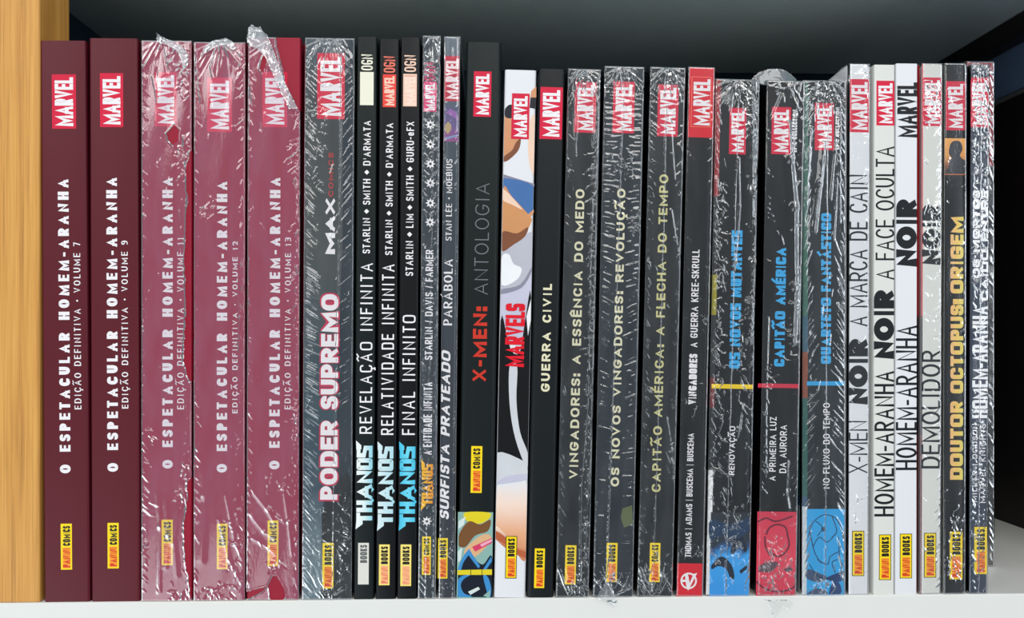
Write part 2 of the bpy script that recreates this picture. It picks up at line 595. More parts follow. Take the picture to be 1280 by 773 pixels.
def make_book(name, text, tl, tr, yt, bl, br, cover, y0=0.0006, depth=0.165, hard=True, round_=0.0011,
              left=None, right=None, pages=None, notch=True):
    """tl, tr, bl, br: spine edges in pixels at the top and bottom; the rest follows in metres"""
    bk = Book()
    A, B = P(bl, 748, y0), P(br, 748, y0)
    C_, D = P(tl, yt, y0), P(tr, yt, y0)
    xb, xt = (A.x + B.x) / 2, (C_.x + D.x) / 2
    h = (C_.z + D.z) / 2
    bk.w = ((B.x - A.x) + (D.x - C_.x)) / 2
    ang = math.atan2(xt - xb, h)
    bk.ang = ang
    bk.h = h / math.cos(ang)
    bk.k = P(641, 400, y0).x - P(640, 400, y0).x
    e = bpy.data.objects.new(name, None)
    COL.objects.link(e)
    e.empty_display_size = .02
    e.location = (xb, y0, abs(math.sin(ang)) * bk.w / 2)
    e.rotation_euler = (0, ang, 0)
    e['label'] = text
    e['category'] = 'book'
    e['group'] = GROUP
    bk.root, bk.y0 = e, y0
    M = (Matrix.Translation(e.location) @ Matrix.Rotation(ang, 4, 'Y')).inverted()

    def loc2(px, py):
        q = M @ P(px, py, y0)
        return (q.x, q.z)
    bk.loc2 = loc2
    # cover: spine and two boards as one wrapped sheet, seen from above a U
    t = 0.0022 if hard else 0.0007
    t = min(t, bk.w * .2)
    W = bk.w / 2
    r = min(round_, W * .6)
    d = depth
    arcL = [(-W + r - r * math.sin(a), r - r * math.cos(a)) for a in [math.pi / 2 * k / 5 for k in range(5, -1, -1)]]
    arcR = [(-x, y) for x, y in reversed(arcL)]
    out = [(-W, d)] + arcL + arcR + [(W, d)]
    if hard and notch:
        g = .0006
        out = ([(-W, d), (-W, .0105), (-W + g, .0085), (-W + g, .0065), (-W, .0045)] + arcL + arcR +
               [(W, .0045), (W - g, .0065), (W - g, .0085), (W, .0105), (W, d)])
    inn = [(W - t, d), (W - t, t + .0008), (W - t - .0008, t), (-W + t + .0008, t), (-W + t, t + .0008), (-W + t, d)]
    prof = out + inn
    v, f = prism(prof, 0.0, bk.h)
    no = len(out)
    fm = [0] * len(f)
    mats = [cover]
    if left:
        mats.append(left)
        for i in range(no):
            if out[i][0] < -W + r * .9 and out[(i + 1) % no][0] < -W + max(r * 1.01, .001) and i < no // 2:
                fm[i] = len(mats) - 1
    if right:
        mats.append(right)
        for i in range(no // 2, no):
            if out[i][0] > W - .001 and out[i][1] > .0008:
                fm[i] = len(mats) - 1
    o = mesh_obj('cover', v, f, mats, fm, e)
    for i, pl in enumerate(o.data.polygons):
        pl.use_smooth = i < len(prof)
    try:
        o.data.set_sharp_from_angle(angle=math.radians(35))
    except Exception:
        pass
    # page block with slightly uneven sheets
    ov = 0.003 if hard else 0.0004
    pw = W - t - .00015
    n = 26
    rnd = random.Random(name + text)
    prof = [(pw, t + .0012), (pw, d - ov)]
    prof += [(pw - (2 * pw) * k / n, d - ov - rnd.uniform(0, .0005)) for k in range(1, n)]
    prof += [(-pw, d - ov), (-pw, t + .0012)]
    v, f = prism(prof, ov, bk.h - ov)
    mesh_obj('page_block', v, f, [pages or PAGES], parent=e)
    BOOKS.append(bk)
    return bk


PAGES = mat('paper_edges', (226, 220, 205), .8, bump=.2, bscale=2500)


# ---------------------------------------------------------------- shrink film
def seg(Hf, us, vs, p, q, sig, amp, taper=True):
    """add one crease along p-q to the height field Hf[v, u] (pixel units)"""
    m = 3.2 * sig
    u0, u1 = min(p[0], q[0]) - m, max(p[0], q[0]) + m
    v0, v1 = min(p[1], q[1]) - m, max(p[1], q[1]) + m
    i0, i1 = np.searchsorted(us, [u0, u1])
    j0, j1 = np.searchsorted(vs, [v0, v1])
    if i1 <= i0 or j1 <= j0:
        return
    U, V = np.meshgrid(us[i0:i1], vs[j0:j1])
    dx, dy = q[0] - p[0], q[1] - p[1]
    L2 = dx * dx + dy * dy + 1e-9
    t = ((U - p[0]) * dx + (V - p[1]) * dy) / L2
    tc = np.clip(t, 0, 1)
    d2 = (U - p[0] - tc * dx) ** 2 + (V - p[1] - tc * dy) ** 2
    a = amp * np.exp(-d2 / (2 * sig * sig))
    if taper:
        a *= np.clip(np.minimum(tc, 1 - tc) * 4 + .25, 0, 1)
    Hf[j0:j1, i0:i1] += a


def curve(q):
    """smooth open line through the points"""
    n, out = len(q), []
    for i in range(n - 1):
        a, b, c, d = q[max(i - 1, 0)], q[i], q[i + 1], q[min(i + 2, n - 1)]
        for t in (0, .2, .4, .6, .8):
            out.append(tuple(.5 * (2 * b[j] + (c[j] - a[j]) * t + (2 * a[j] - 5 * b[j] + 4 * c[j] - d[j]) * t * t +
                                   (3 * b[j] - a[j] - 3 * c[j] + d[j]) * t ** 3) for j in (0, 1)))
    return out + [q[-1]]


def inside(U, V, poly):
    c = np.zeros(U.shape, bool)
    n = len(poly)
    for i in range(n):
        x1, y1 = poly[i]
        x2, y2 = poly[(i + 1) % n]
        cond = ((y1 > V) != (y2 > V))
        with np.errstate(divide='ignore', invalid='ignore'):
            xi = (x2 - x1) * (V - y1) / (y2 - y1 + 1e-12) + x1
        c ^= cond & (U < xi)
    return c


def grid_mesh(name, X, Y, Z, keep, m, parent):
    nv, nu = X.shape
    co = np.stack([X, Y, Z], -1).reshape(-1, 3).astype(np.float32)
    idx = np.arange(nv * nu).reshape(nv, nu)
    q = np.stack([idx[:-1, :-1], idx[:-1, 1:], idx[1:, 1:], idx[1:, :-1]], -1)
    if keep is not None:
        kq = keep[:-1, :-1] & keep[:-1, 1:] & keep[1:, 1:] & keep[1:, :-1]
        q = q[kq]
    q = q.reshape(-1, 4)
    used = np.unique(q)
    rem = np.full(nv * nu, -1, np.int64)
    rem[used] = np.arange(len(used))
    q = rem[q].astype(np.int32)
    co = co[used]
    me = bpy.data.meshes.new(name)
    me.vertices.add(len(co))
    me.vertices.foreach_set('co', co.ravel())
    me.loops.add(q.size)
    me.loops.foreach_set('vertex_index', q.ravel())
    me.polygons.add(len(q))
    me.polygons.foreach_set('loop_start', np.arange(0, q.size, 4, dtype=np.int32))
    me.polygons.foreach_set('use_smooth', np.ones(len(q), bool))
    me.materials.append(m)
    me.update(calc_edges=True)
    me.validate()
    o = bpy.data.objects.new(name, me)
    COL.objects.link(o)
    o.parent = parent
    return o


def wrap(bk, m, seed, comb=(0, 0), comb_len=14, comb_ang=35, comb_step=4.0, fan=0, fanb=0, scatter=0, sc_ang=80, sc_len=14,
         seam=None, crinkle=(), folds=(), holes=(), amp=.42, step=(0.62, 0.9), back=6, sheet_amp=.25, rows=None):
    """film over a spine. pixel units: u from the left spine edge, v from the top. comb: left/right edge creases.
    holes: polygons in (u, v). folds: long creases ((u,v),(u,v),sigma,amp)"""
    rnd = random.Random(seed)
    k = bk.k
    wpx, hpx = bk.w / k, bk.h / k
    us = np.arange(0, wpx + step[0], step[0])
    us = us / us[-1] * wpx
    vs = np.arange(0, hpx + step[1], step[1])
    vs = vs / vs[-1] * hpx
    Hf = np.zeros((len(vs), len(us)))
    rng = np.random.RandomState(seed)
    amp *= 1.35
    comb_step *= .72
    fan, fanb, scatter = int(fan * 1.5), int(fanb * 1.5), int(scatter * .8)
    # soft billow of the sheet
    for _ in range(14):
        fu, fv = rng.uniform(.02, .12), rng.uniform(.004, .03)
        ph = rng.uniform(0, 6.28)
        Hf += sheet_amp * .25 * np.sin(us[None, :] * fu * 2 + vs[:, None] * fv * 2 + ph)

    def sgn():
        return rnd.choice((1, 1, -1)) * rnd.uniform(.5, 1.15)
    for side in (0, 1):
        if not comb[side]:
            continue
        v = 20.0
        while v < hpx - 12:
            v += comb_step * rnd.uniform(.4, 1.7)
            if rnd.random() > comb[side]:
                continue
            L = comb_len * rnd.uniform(.4, 1.5)
            a = math.radians(comb_ang + 14 * math.sin(v * .013 + seed) + rnd.uniform(-6, 6))
            u0 = 1 + rnd.uniform(0, 2.5) if side == 0 else wpx - 1 - rnd.uniform(0, 2.5)
            du = math.cos(a) * L * (1 if side == 0 else -1)
            dv = math.sin(a) * L * (1 if side == 0 else 1)
            seg(Hf, us, vs, (u0, v), (u0 + du, v + dv), rnd.uniform(.7, 1.1), amp * sgn())
    for n, top in ((fan, True), (fanb, False)):
        for i in range(n):
            c = wpx * rnd.uniform(.35, .65)
            u1 = rnd.uniform(0, wpx)
            L = rnd.uniform(8, 46)
            v0 = rnd.uniform(1, 7)
            p = (c + (u1 - c) * .35, v0)
            q = (u1 + (u1 - c) * .3, v0 + L)
            if not top:
                p, q = (p[0], hpx - p[1]), (q[0], hpx - q[1])
            seg(Hf, us, vs, p, q, rnd.uniform(.75, 1.25), amp * 1.2 * sgn())
    for i in range(scatter):
        u, v = rnd.uniform(2, wpx - 2), rnd.uniform(8, hpx - 8)
        L = sc_len * rnd.uniform(.3, 1.3)
        a = math.radians(sc_ang + rnd.gauss(0, 9) + 12 * math.sin(v * .02 + u * .05 + seed))
        seg(Hf, us, vs, (u, v), (u + math.cos(a) * L, v + math.sin(a) * L), rnd.uniform(.7, 1.15), amp * sgn())
    for (u, v, ru, rv, n) in crinkle:
        for i in range(n):
            a = rnd.uniform(0, 6.28)
            r = rnd.random() ** .6
            pu, pv = u + ru * r * math.cos(a), v + rv * r * math.sin(a)
            a = rnd.uniform(0, 3.14)
            L = rnd.uniform(2.5, 9)
            b = a + rnd.uniform(-.9, .9)
            p2 = (pu + math.cos(a) * L, pv + math.sin(a) * L)
            seg(Hf, us, vs, (pu, pv), p2, rnd.uniform(.65, .95), amp * 1.3 * sgn(), False)
            seg(Hf, us, vs, p2, (p2[0] + math.cos(b) * L * .7, p2[1] + math.sin(b) * L * .7), .6, amp * sgn())
    for f in folds:
        pts, sg, am = f
        for a, b in zip(pts[:-1], pts[1:]):
            seg(Hf, us, vs, a, b, sg, am, False)
    if seam:
        v = 0
        pu = seam[0]
        while v < hpx:
            nv = v + rnd.uniform(8, 20)
            nu_ = seam[0] + (seam[1] - seam[0]) * nv / hpx + rnd.uniform(-.5, .5)
            seg(Hf, us, vs, (pu, v), (nu_, nv), .6, 1.0 * rnd.uniform(.7, 1.2), False)
            pu, v = nu_, nv
    U, V = np.meshgrid(us, vs)
    keep = np.ones(U.shape, bool)
    for poly in holes:
        n = len(poly)
        # jagged rim, raised
        jag = []
        for i in range(n):
            a, b = poly[i], poly[(i + 1) % n]
            L = math.hypot(b[0] - a[0], b[1] - a[1])
            m_ = max(1, int(L / 7))
            for s in range(m_):
                t = s / m_
                jag.append((a[0] + (b[0] - a[0]) * t + rnd.uniform(-1.2, 1.2), a[1] + (b[1] - a[1]) * t + rnd.uniform(-1.2, 1.2)))
        keep &= ~inside(U, V, jag)
        for i in range(len(jag)):
            seg(Hf, us, vs, jag[i], jag[(i + 1) % len(jag)], 1.0, 1.3, False)
    # into metres; film stands off the spine, never behind the print
    off = np.maximum(Hf + 2.4, 1.5) * k
    ease = np.clip(np.minimum(U, wpx - U) / 1.6, 0, 1) * np.clip(np.minimum(V, hpx - V) / 1.6, 0, 1)
    off = off * (.55 + .45 * ease)
    X = U * k - bk.w / 2
    Z = bk.h - V * k
    Y = -off
    # returns along both sides and over the head
    sd = .00018
    Lx = [X[:, :1] * 0 - bk.w / 2 - sd] * 3
    Ly = [np.full_like(X[:, :1], d) for d in (back * k, 2.2 * k, .5 * k)]
    Rx = [X[:, :1] * 0 + bk.w / 2 + sd] * 3
    Ry = [np.full_like(X[:, :1], d) for d in (.5 * k, 2.2 * k, back * k)]
    Zs = Z[:, :1]
    X = np.concatenate(Lx + [X] + Rx, 1)
    Y = np.concatenate(Ly + [Y] + Ry, 1)
    Z = np.concatenate([Zs] * 3 + [Z] + [Zs] * 3, 1)
    keep = np.concatenate([keep[:, :1]] * 3 + [keep] + [keep[:, -1:]] * 3, 1)
    # head fold
    hx = X[:1]
    nb = 8
    hX, hY, hZ = [], [], []
    for i in range(nb, 0, -1):
        yb = np.maximum(Y[:1], 0) + i * .006
        hX.append(hx)
        hY.append(yb)
        hZ.append(np.full_like(hx, bk.h + .0003) + rng.uniform(-1, 1, hx.shape) * .00025 + .0006 * math.sin(i * 1.3))
    X = np.concatenate(hX + [X], 0)
    Y = np.concatenate(hY + [Y], 0)
    Z = np.concatenate(hZ + [Z], 0)
    keep = np.concatenate([keep[:1]] * nb + [keep], 0)
    Z = np.maximum(Z, .0003)
    return grid_mesh('shrink_wrap', X, Y, Z, keep, m, bk.root)


def bunch(bk, name, poly, m, seed, depth_y=-.0012, lean=0.0, n=60, amp=1.6, step=.9, curve=0.0):
    """loose crumpled film; poly in image pixels, placed on the plane just before / behind the spine"""
    rnd = random.Random(seed)
    xs = [p[0] for p in poly]
    ys = [p[1] for p in poly]
    us = np.arange(min(xs) - 1, max(xs) + 1, step)
    vs = np.arange(min(ys) - 1, max(ys) + 1, step)
    Hf = np.zeros((len(vs), len(us)))
    for i in range(n):
        p = (rnd.uniform(us[0], us[-1]), rnd.uniform(vs[0], vs[-1]))
        a = rnd.uniform(0, 6.28)
        L = rnd.uniform(3, 14)
        seg(Hf, us, vs, p, (p[0] + math.cos(a) * L, p[1] + math.sin(a) * L), rnd.uniform(.6, 1.5), amp * rnd.uniform(-.6, 1), False)
    jag = []
    for i in range(len(poly)):
        a, b = poly[i], poly[(i + 1) % len(poly)]
        L = math.hypot(b[0] - a[0], b[1] - a[1])
        m_ = max(1, int(L / 5))
        for s in range(m_):
            t = s / m_
            j = .7 if amp > .8 else .2
            jag.append((a[0] + (b[0] - a[0]) * t + rnd.uniform(-j, j), a[1] + (b[1] - a[1]) * t + rnd.uniform(-j, j)))
    U, V = np.meshgrid(us, vs)
    keep = inside(U, V, jag)
    for i in range(len(jag)):
        seg(Hf, us, vs, jag[i], jag[(i + 1) % len(jag)], .7, .5, False)
    vm = (U - us[0]) / max(us[-1] - us[0], 1e-6) - .5
    X = np.zeros_like(U)
    Z = np.zeros_like(U)
    y = bk.y0
    A = bk.loc2(us[0], vs[0])
    B = bk.loc2(us[-1], vs[0])
    C_ = bk.loc2(us[0], vs[-1])
    fu = (U - us[0]) / (us[-1] - us[0])
    fv = (V - vs[0]) / (vs[-1] - vs[0])
    X = A[0] + (B[0] - A[0]) * fu + (C_[0] - A[0]) * fv
    Z = A[1] + (B[1] - A[1]) * fu + (C_[1] - A[1]) * fv
    Y = depth_y - Hf * bk.k + (1 - fv) * lean + curve * (4 * vm * vm)
    return grid_mesh(name, X, Y, Z, keep, m, bk.root)


# ---------------------------------------------------------------- the bookcase
def wood_mat():
    m = bpy.data.materials.new('honey_wood')
    m.use_nodes = True
    nt = m.node_tree
    b = nt.nodes['Principled BSDF']
    b.inputs['Roughness'].default_value = .5
    tc = nt.nodes.new('ShaderNodeTexCoord')
    mp = nt.nodes.new('ShaderNodeMapping')
    mp.inputs['Scale'].default_value = (240, 240, 5)
    nt.links.new(tc.outputs['Object'], mp.inputs[0])
    n = nt.nodes.new('ShaderNodeTexNoise')
    n.inputs['Scale'].default_value = 1.0
    n.inputs['Detail'].default_value = 6
    n.inputs['Roughness'].default_value = .65
    nt.links.new(mp.outputs[0], n.inputs['Vector'])
    mp2 = nt.nodes.new('ShaderNodeMapping')
    mp2.inputs['Scale'].default_value = (1400, 1400, 22)
    nt.links.new(tc.outputs['Object'], mp2.inputs[0])
    n2 = nt.nodes.new('ShaderNodeTexNoise')
    n2.inputs['Scale'].default_value = 1.0
    n2.inputs['Detail'].default_value = 3
    nt.links.new(mp2.outputs[0], n2.inputs['Vector'])
    ad = nt.nodes.new('ShaderNodeMath')
    ad.operation = 'MULTIPLY_ADD'
    nt.links.new(n2.outputs['Fac'], ad.inputs[0])
    ad.inputs[1].default_value = .55
    nt.links.new(n.outputs['Fac'], ad.inputs[2])
    cr = nt.nodes.new('ShaderNodeValToRGB')
    e = cr.color_ramp.elements
    e[0].position, e[0].color = .5, lin((160, 108, 44))
    e[1].position, e[1].color = 1.0, lin((226, 170, 86))
    x = e.new(.75)
    x.color = lin((208, 148, 68))
    nt.links.new(ad.outputs[0], cr.inputs[0])
    nt.links.new(cr.outputs[0], b.inputs['Base Color'])
    bp = nt.nodes.new('ShaderNodeBump')
    bp.inputs['Strength'].default_value = .25
    bp.inputs['Distance'].default_value = .0004
    nt.links.new(ad.outputs[0], bp.inputs['Height'])
    nt.links.new(bp.outputs['Normal'], b.inputs['Normal'])
    return m


case = bpy.data.objects.new('bookcase', None)
COL.objects.link(case)
case['label'] = 'bookcase with white shelf edge, dark interior and honey wooden upright at left'
case['category'] = 'bookcase'
case.location = (0, 0, 0)
WHITE = mat('white_laminate', (229, 229, 224), .42, bump=.08, bscale=1500, vary=.02)
SHADE_TINT = mat('shade_tinted_laminate', (190, 208, 212), .38, bump=.05, bscale=900, vary=.08)  # white shelf laminate with the interior's cool shade put into its colour
BACKM = mat('navy_back_panel', (34, 52, 66), .6, vary=.1)
SIDEM = mat('black_side_panel', (30, 24, 22), .5, vary=.2)
BLUEM = mat('lit_side_panel', (110, 138, 172), .55, vary=.08)  # lit upper part of the right wall, its light put into the colour
TOPZ = .3195
DEP = .25
XL, XR = P(-95, 400).x, P(1500, 400).x
box('lower_shelf', XL - .03, XR + .02, 0, DEP, -.022, 0, WHITE, case, .0006)
box('upper_shelf', XL - .03, XR + .02, 0, DEP - .004, TOPZ, TOPZ + .022, SHADE_TINT, case, .0006)
px48 = P(49.5, 400).x
box('wooden_upright', XL - .03, px48, 0, .0285, 0, TOPZ + .03, wood_mat(), case, .0008)
box('back_panel', XL - .03, XR + .02, DEP, DEP + .006, -.022, TOPZ + .03, BACKM, case)
box('left_side_panel', XL - .018, XL, .0285, DEP - .0005, 0, TOPZ, BACKM, case)
zs = P(1280, 111, 0)
zsplit = .1216 + .464 * (XR - CAM.x)
box('right_side_panel', XR, XR + .018, 0, DEP, 0, zsplit - .004, SIDEM, case)
box('right_upper_panel', XR + .001, XR + .018, 0, DEP, zsplit, TOPZ, BLUEM, case)
box('right_panel_trim', XR - .0015, XR + .018, 0, DEP, zsplit - .004, zsplit - .0015, mat('grey_trim', (92, 94, 96), .4), case)
box('corner_rail', XR - .012, XR, 0, DEP, TOPZ - .013, TOPZ, SIDEM, case, .0008)


# ---------------------------------------------------------------- materials of covers
MAROON_D = mat('dark_maroon_cover', (92, 22, 34), .42, bump=.06, bscale=1600, vary=.06)
MAROON = mat('red_maroon_cover', (152, 22, 48), .42, bump=.06, bscale=1600, vary=.05)
CHAR = mat('charcoal_cover', (18, 23, 26), .42, bump=.05, bscale=1600, vary=.06)
CHARG = mat('green_charcoal_cover', (15, 24, 24), .42, bump=.05, bscale=1600, vary=.06)
BLACK = mat('black_cover', (11, 13, 16), .38, bump=.05, bscale=1600, vary=.06)
SLATE = mat('slate_cover', (40, 50, 58), .4, vary=.06)
WHITEC = mat('white_cover', (228, 229, 232), .42, bump=.04, bscale=1600)
CREAMC = mat('warm_white_cover', (222, 222, 216), .42, bump=.04, bscale=1600)
REDC = mat('bright_red_cover', (216, 20, 40), .4)

FILM_PINK = film_mat('clear_film_milky', haze=.06, cloud=.06, tint=(225, 190, 235), refl=1.15)
FILM = film_mat('clear_film', haze=.008, cloud=.03)
FILM_T = film_mat('clear_film_thin', haze=.004, cloud=.015, rough=.12)
FILM_B = film_mat('bunched_film', haze=.24, cloud=.3, rough=.14, refl=1.6)
FILM_L = film_mat('loose_film', haze=.12, cloud=.2, rough=.1, refl=1.5)

# ---------------------------------------------------------------- five maroon volumes
M5 = [
    ('7', 50, 106.5, 51, 55, 112.3, (65, 95, 93, 161), (73.5, 87, 224, 592), (92.5, 101, 303, 512), (76, 90, 655, 712.5), MAROON_D,
     'dark maroon hardcover without plastic wrap, against the wooden upright, VOLUME 7'),
    ('9', 111.5, 171.5, 48, 114, 175, (125, 154, 91.5, 159), (133.5, 147, 222, 590), (152, 160, 301, 511), (134.5, 148.5, 654, 711), MAROON_D,
     'dark maroon hardcover without plastic wrap, second from the upright, VOLUME 9'),
    ('11', 177, 239.5, 51, 177, 239.5, (193.5, 221, 90, 158), (203, 216, 222, 586), (221.5, 230, 297, 512), (202, 216, 650, 707), MAROON,
     'maroon hardcover with wrap torn open along its right edge, VOLUME 11'),
    ('12', 242.5, 307, 53, 242.5, 305.5, (259, 290, 97, 165), (271, 284, 227, 591), (290.5, 297, 302, 517), (271, 284.5, 655, 712), MAROON,
     'maroon hardcover in unbroken pinkish plastic wrap, VOLUME 12'),
    ('13', 310.5, 375.5, 47, 308, 373.5, (328, 359, 90, 159), (337, 350, 222, 587), (356, 363.5, 297, 512), (334.5, 348, 651, 708), MAROON,
     'maroon hardcover with plastic bunched and torn at its top right, VOLUME 13'),
]
mb = []
for vol, tl, tr, yt, bl, br, lg, ti, su, la, cv, tx in M5:
    bk = make_book('hardcover_book', tx, tl, tr, yt, bl, br, cv)
    mb.append(bk)
    i = Ink(bk)
    logo(i, *lg)
    i.done('publisher_logo', bk.root)
    i = Ink(bk)
    i.text('O ESPETACULAR HOMEM-ARANHA', *ti, INK_W, 4.4, 2.7, rf=1.0, gap=.30, wmul={' ': 1.25})
    i.done('title_lettering', bk.root)
    i = Ink(bk)
    i.text('EDIÇÃO DEFINITIVA * VOLUME ' + vol, *su, INK_W, 1.5, 1.05, rf=1.0, gap=.30)
    i.done('volume_lettering', bk.root)
    i = Ink(bk)
    label(i, *la, word='COMICS')
    i.done('imprint_label', bk.root)
b = mb[2]
wrap(b, FILM_PINK, 3, comb=(.35, .25), comb_len=9, comb_ang=60, scatter=40, sc_ang=80, sc_len=12, fan=12,
     crinkle=[(50, 30, 14, 40, 45), (52, 140, 10, 25, 25), (8, 560, 5, 90, 14), (52, 545, 7, 30, 25), (40, 690, 22, 16, 25)],
     folds=[([(52, 120), (57, 190), (54, 260), (55, 330), (51, 400)], .8, .8),
            ([(14, 45), (18, 62), (20, 78)], 1.0, .8), ([(20, 560), (24, 600), (22, 680)], 2.2, .9),
            ([(30, 565), (34, 610), (30, 650)], 2.4, .8), ([(44, 580), (40, 620), (44, 660)], 2.4, .7)],
     holes=[[(56, 160), (64, 125), (70, 125), (70, 420), (60, 420), (53, 395), (56, 330), (54, 260), (58, 200)],
            [(57, 545), (70, 530), (70, 690), (62, 690), (55, 640), (52, 600), (58, 565)],
            [(33, 116), (40, 106), (46, 112), (46, 124), (40, 128), (33, 124)]])
b = mb[3]
wrap(b, FILM_PINK, 4, comb=(.25, .45), comb_len=9, comb_ang=65, scatter=14, sc_ang=85, sc_len=12, fan=22,
     crinkle=[(58, 50, 6, 70, 16), (18, 205, 12, 14, 10), (52, 620, 12, 50, 22), (30, 680, 24, 14, 26)],
     folds=[([(3, 12), (5, 40), (9, 74)], 1.0, 1.3), ([(20, 30), (24, 46)], .8, .8), ([(54, 290), (57, 340), (55, 400)], .8, .7),
            ([(8, 500), (14, 560), (10, 640)], 3.5, 1.1), ([(40, 560), (52, 620), (60, 640)], 1.6, .8),
            ([(32, 590), (44, 640), (58, 668)], 1.6, .8)])
b = mb[4]
wrap(b, FILM_PINK, 5, comb=(.4, .7), comb_len=8, comb_ang=70, scatter=24, sc_ang=70, sc_len=14, fan=6,
     crinkle=[(60, 150, 5, 24, 25), (62, 300, 4, 220, 50), (42, 560, 20, 60, 14), (34, 650, 10, 10, 14), (60, 470, 6, 40, 24)],
     folds=[([(2, 10), (3, 60), (8, 88)], 1.0, .9), ([(6, 560), (26, 585), (34, 600)], 1.6, .9), ([(4, 590), (22, 612), (34, 620)], 1.6, .9),
            ([(8, 620), (28, 632), (36, 640)], 1.6, .9), ([(46, 560), (52, 600), (56, 640)], 1.4, .9)],
     holes=[[(34, -2), (72, -2), (72, 88), (63, 92), (56, 78), (48, 60), (42, 34), (36, 12)],
            [(17, 28), (22, 18), (24, 24), (22, 36), (18, 44), (15, 40)],
            [(30, 694), (28, 680), (32, 668), (38, 668), (46, 684), (47, 692), (44, 698), (34, 700)],
            [(0, 688), (14, 684), (24, 680), (16, 688), (0, 694)]])
bunch(b, 'bunched_wrap', [(311, 36), (316, 31), (321, 35), (327, 33), (330, 40), (336, 45), (341, 60), (350, 80), (358, 105), (371, 132),
                          (374, 138), (362, 138), (352, 118), (340, 90), (332, 72), (322, 62), (312, 60), (309, 50)],
      FILM_B, 51, n=150, amp=2.2)
bunch(mb[2], 'loose_wrap_tip', [(196, 40), (204, 47), (216, 52), (228, 58), (236, 66), (238, 80), (232, 92), (228, 80), (222, 66),
                                (210, 58), (198, 55)], FILM_B, 52, n=60, amp=1.5)
bunch(mb[3], 'loose_wrap_tip', [(254, 62), (262, 54), (276, 50), (284, 48), (292, 52), (297, 62), (292, 66), (284, 58), (272, 60),
                                (256, 70), (252, 76)], FILM_B, 53, n=50, amp=1.3)

# ---------------------------------------------------------------- 6: thick dark-blue wrapped volume
BLUEGR = ramp_mat('blue_black_art_cover', [(0, (92, 112, 122)), (.07, (100, 118, 126)), (.2, (34, 62, 78)), (.42, (40, 62, 72)),
                                          (.62, (60, 66, 64)), (.85, (44, 48, 50)), (1, (58, 72, 82))], 'Z', noise=.12)
bk = make_book('thick_book', 'thick dark blue wrapped book with big white capitals outlined in red, right of maroon set',
               381.5, 443.5, 48, 377.5, 439.5, BLUEGR)
i = Ink(bk)
DKPATCH = mat('near_black_print', (20, 24, 28), .42)
NAVYP = mat('dark_navy_print', (26, 40, 52), .42)
i.px([(402, 640), (408, 612), (418, 560), (424, 420), (428, 300), (429, 150), (429, 50), (443, 50), (441, 400), (440, 640), (439.5, 748),
      (400, 748), (404, 720), (402, 680)], NAVYP, 1)
i.smooth = True
i.px([(402, 660), (408, 624), (414, 612), (439, 600), (439.5, 748), (404, 748), (406, 700)], DKPATCH, 2)
i.done('spine_art', bk.root)
i = Ink(bk)
logo(i, 396.5, 431, 66.5, 149)
i.done('publisher_logo', bk.root)
i = Ink(bk)
OUTL = mat('rose_outline_ink', (196, 40, 80), .45)
i.text('PODER SUPREMO', 399.2, 424.2, 366, 627, OUTL, 11, 8.4, layer=3, rf=.8, gap=.02)
i.text('PODER SUPREMO', 401, 422.4, 368, 625, INK_W, 6.6, 5.0, layer=4, rf=.8, gap=.07)
i.text('MAX', 406.5, 419, 248, 318, INK_W, 6.5, 4.2, layer=3, gap=.04, wmul={'M': 1.1, 'X': 1.1})
i.text('COMICS', 410.5, 417, 191, 246, mat('dull_red_ink', (170, 60, 60), .45), 1.8, 1.5, layer=3, gap=.2)
i.done('title_lettering', bk.root)
i = Ink(bk)
label(i, 403, 417, 679, 736)
i.done('imprint_label', bk.root)
wrap(bk, FILM, 6, comb=(.95, .5), comb_len=17, comb_ang=40, comb_step=3.2, fan=60, fanb=24, scatter=60, sc_ang=118, sc_len=16,
     seam=(46, 38), crinkle=[(16, 120, 12, 70, 30), (50, 620, 9, 60, 30), (20, 630, 16, 60, 24)])

# ---------------------------------------------------------------- 7-9: three slim black companions
CY_L = ramp_mat('pale_to_cyan_ink', [(0, (246, 248, 244)), (.45, (220, 238, 238)), (1, (110, 200, 220))], 'X')
CY_M = ramp_mat('pale_teal_ink', [(0, (220, 236, 238)), (1, (170, 216, 226))], 'X')
CY_D = ramp_mat('sky_blue_ink', [(0, (60, 190, 225)), (.5, (110, 215, 238)), (1, (50, 180, 220))], 'X')
CREAM = mat('cream_ink', (238, 234, 214), .5)
PEACH = mat('peach_ink', (246, 206, 184), .5)
SALM = mat('salmon_ink', (240, 120, 100), .5)


def titan(ink, x0, x1, y0, y1, m, t=1.0):
    """angular block wordmark: first letter's bar and last letter's tip run out to spikes"""
    ink.text('THANOS', x0 + 1.2, x1, y0 + 1.5, y1 - 7, m, 5.6 * t, 4.6 * t, layer=2, rf=.12, gap=.03,
             wmul={'T': 1.1, 'H': 1.0, 'A': 1.25, 'N': 1.05, 'O': .95, '$': 1.15}, block_s=True)
    w = x1 - x0
    ink.px([(x0, y1), (x0 + w * .42, y1 - 6.5), (x0 + w * .42, y1 - 12), (x0 + 1, y1 - 12)], m, 2)
    ink.px([(x0 + .6, y0 - 5), (x0 + w * .34, y0 + 1), (x0 + w * .34, y0 + 6), (x0 + 1, y0 + 6)], m, 2)
    for fr, hh in ((.34, 4.0), (.47, 4.0)):
        yy = y1 - (y1 - y0) * fr
        ink.px([(x1 - 1, yy - hh), (x1 + 2.0 * t, yy), (x1 - 1, yy + hh)], m, 2)


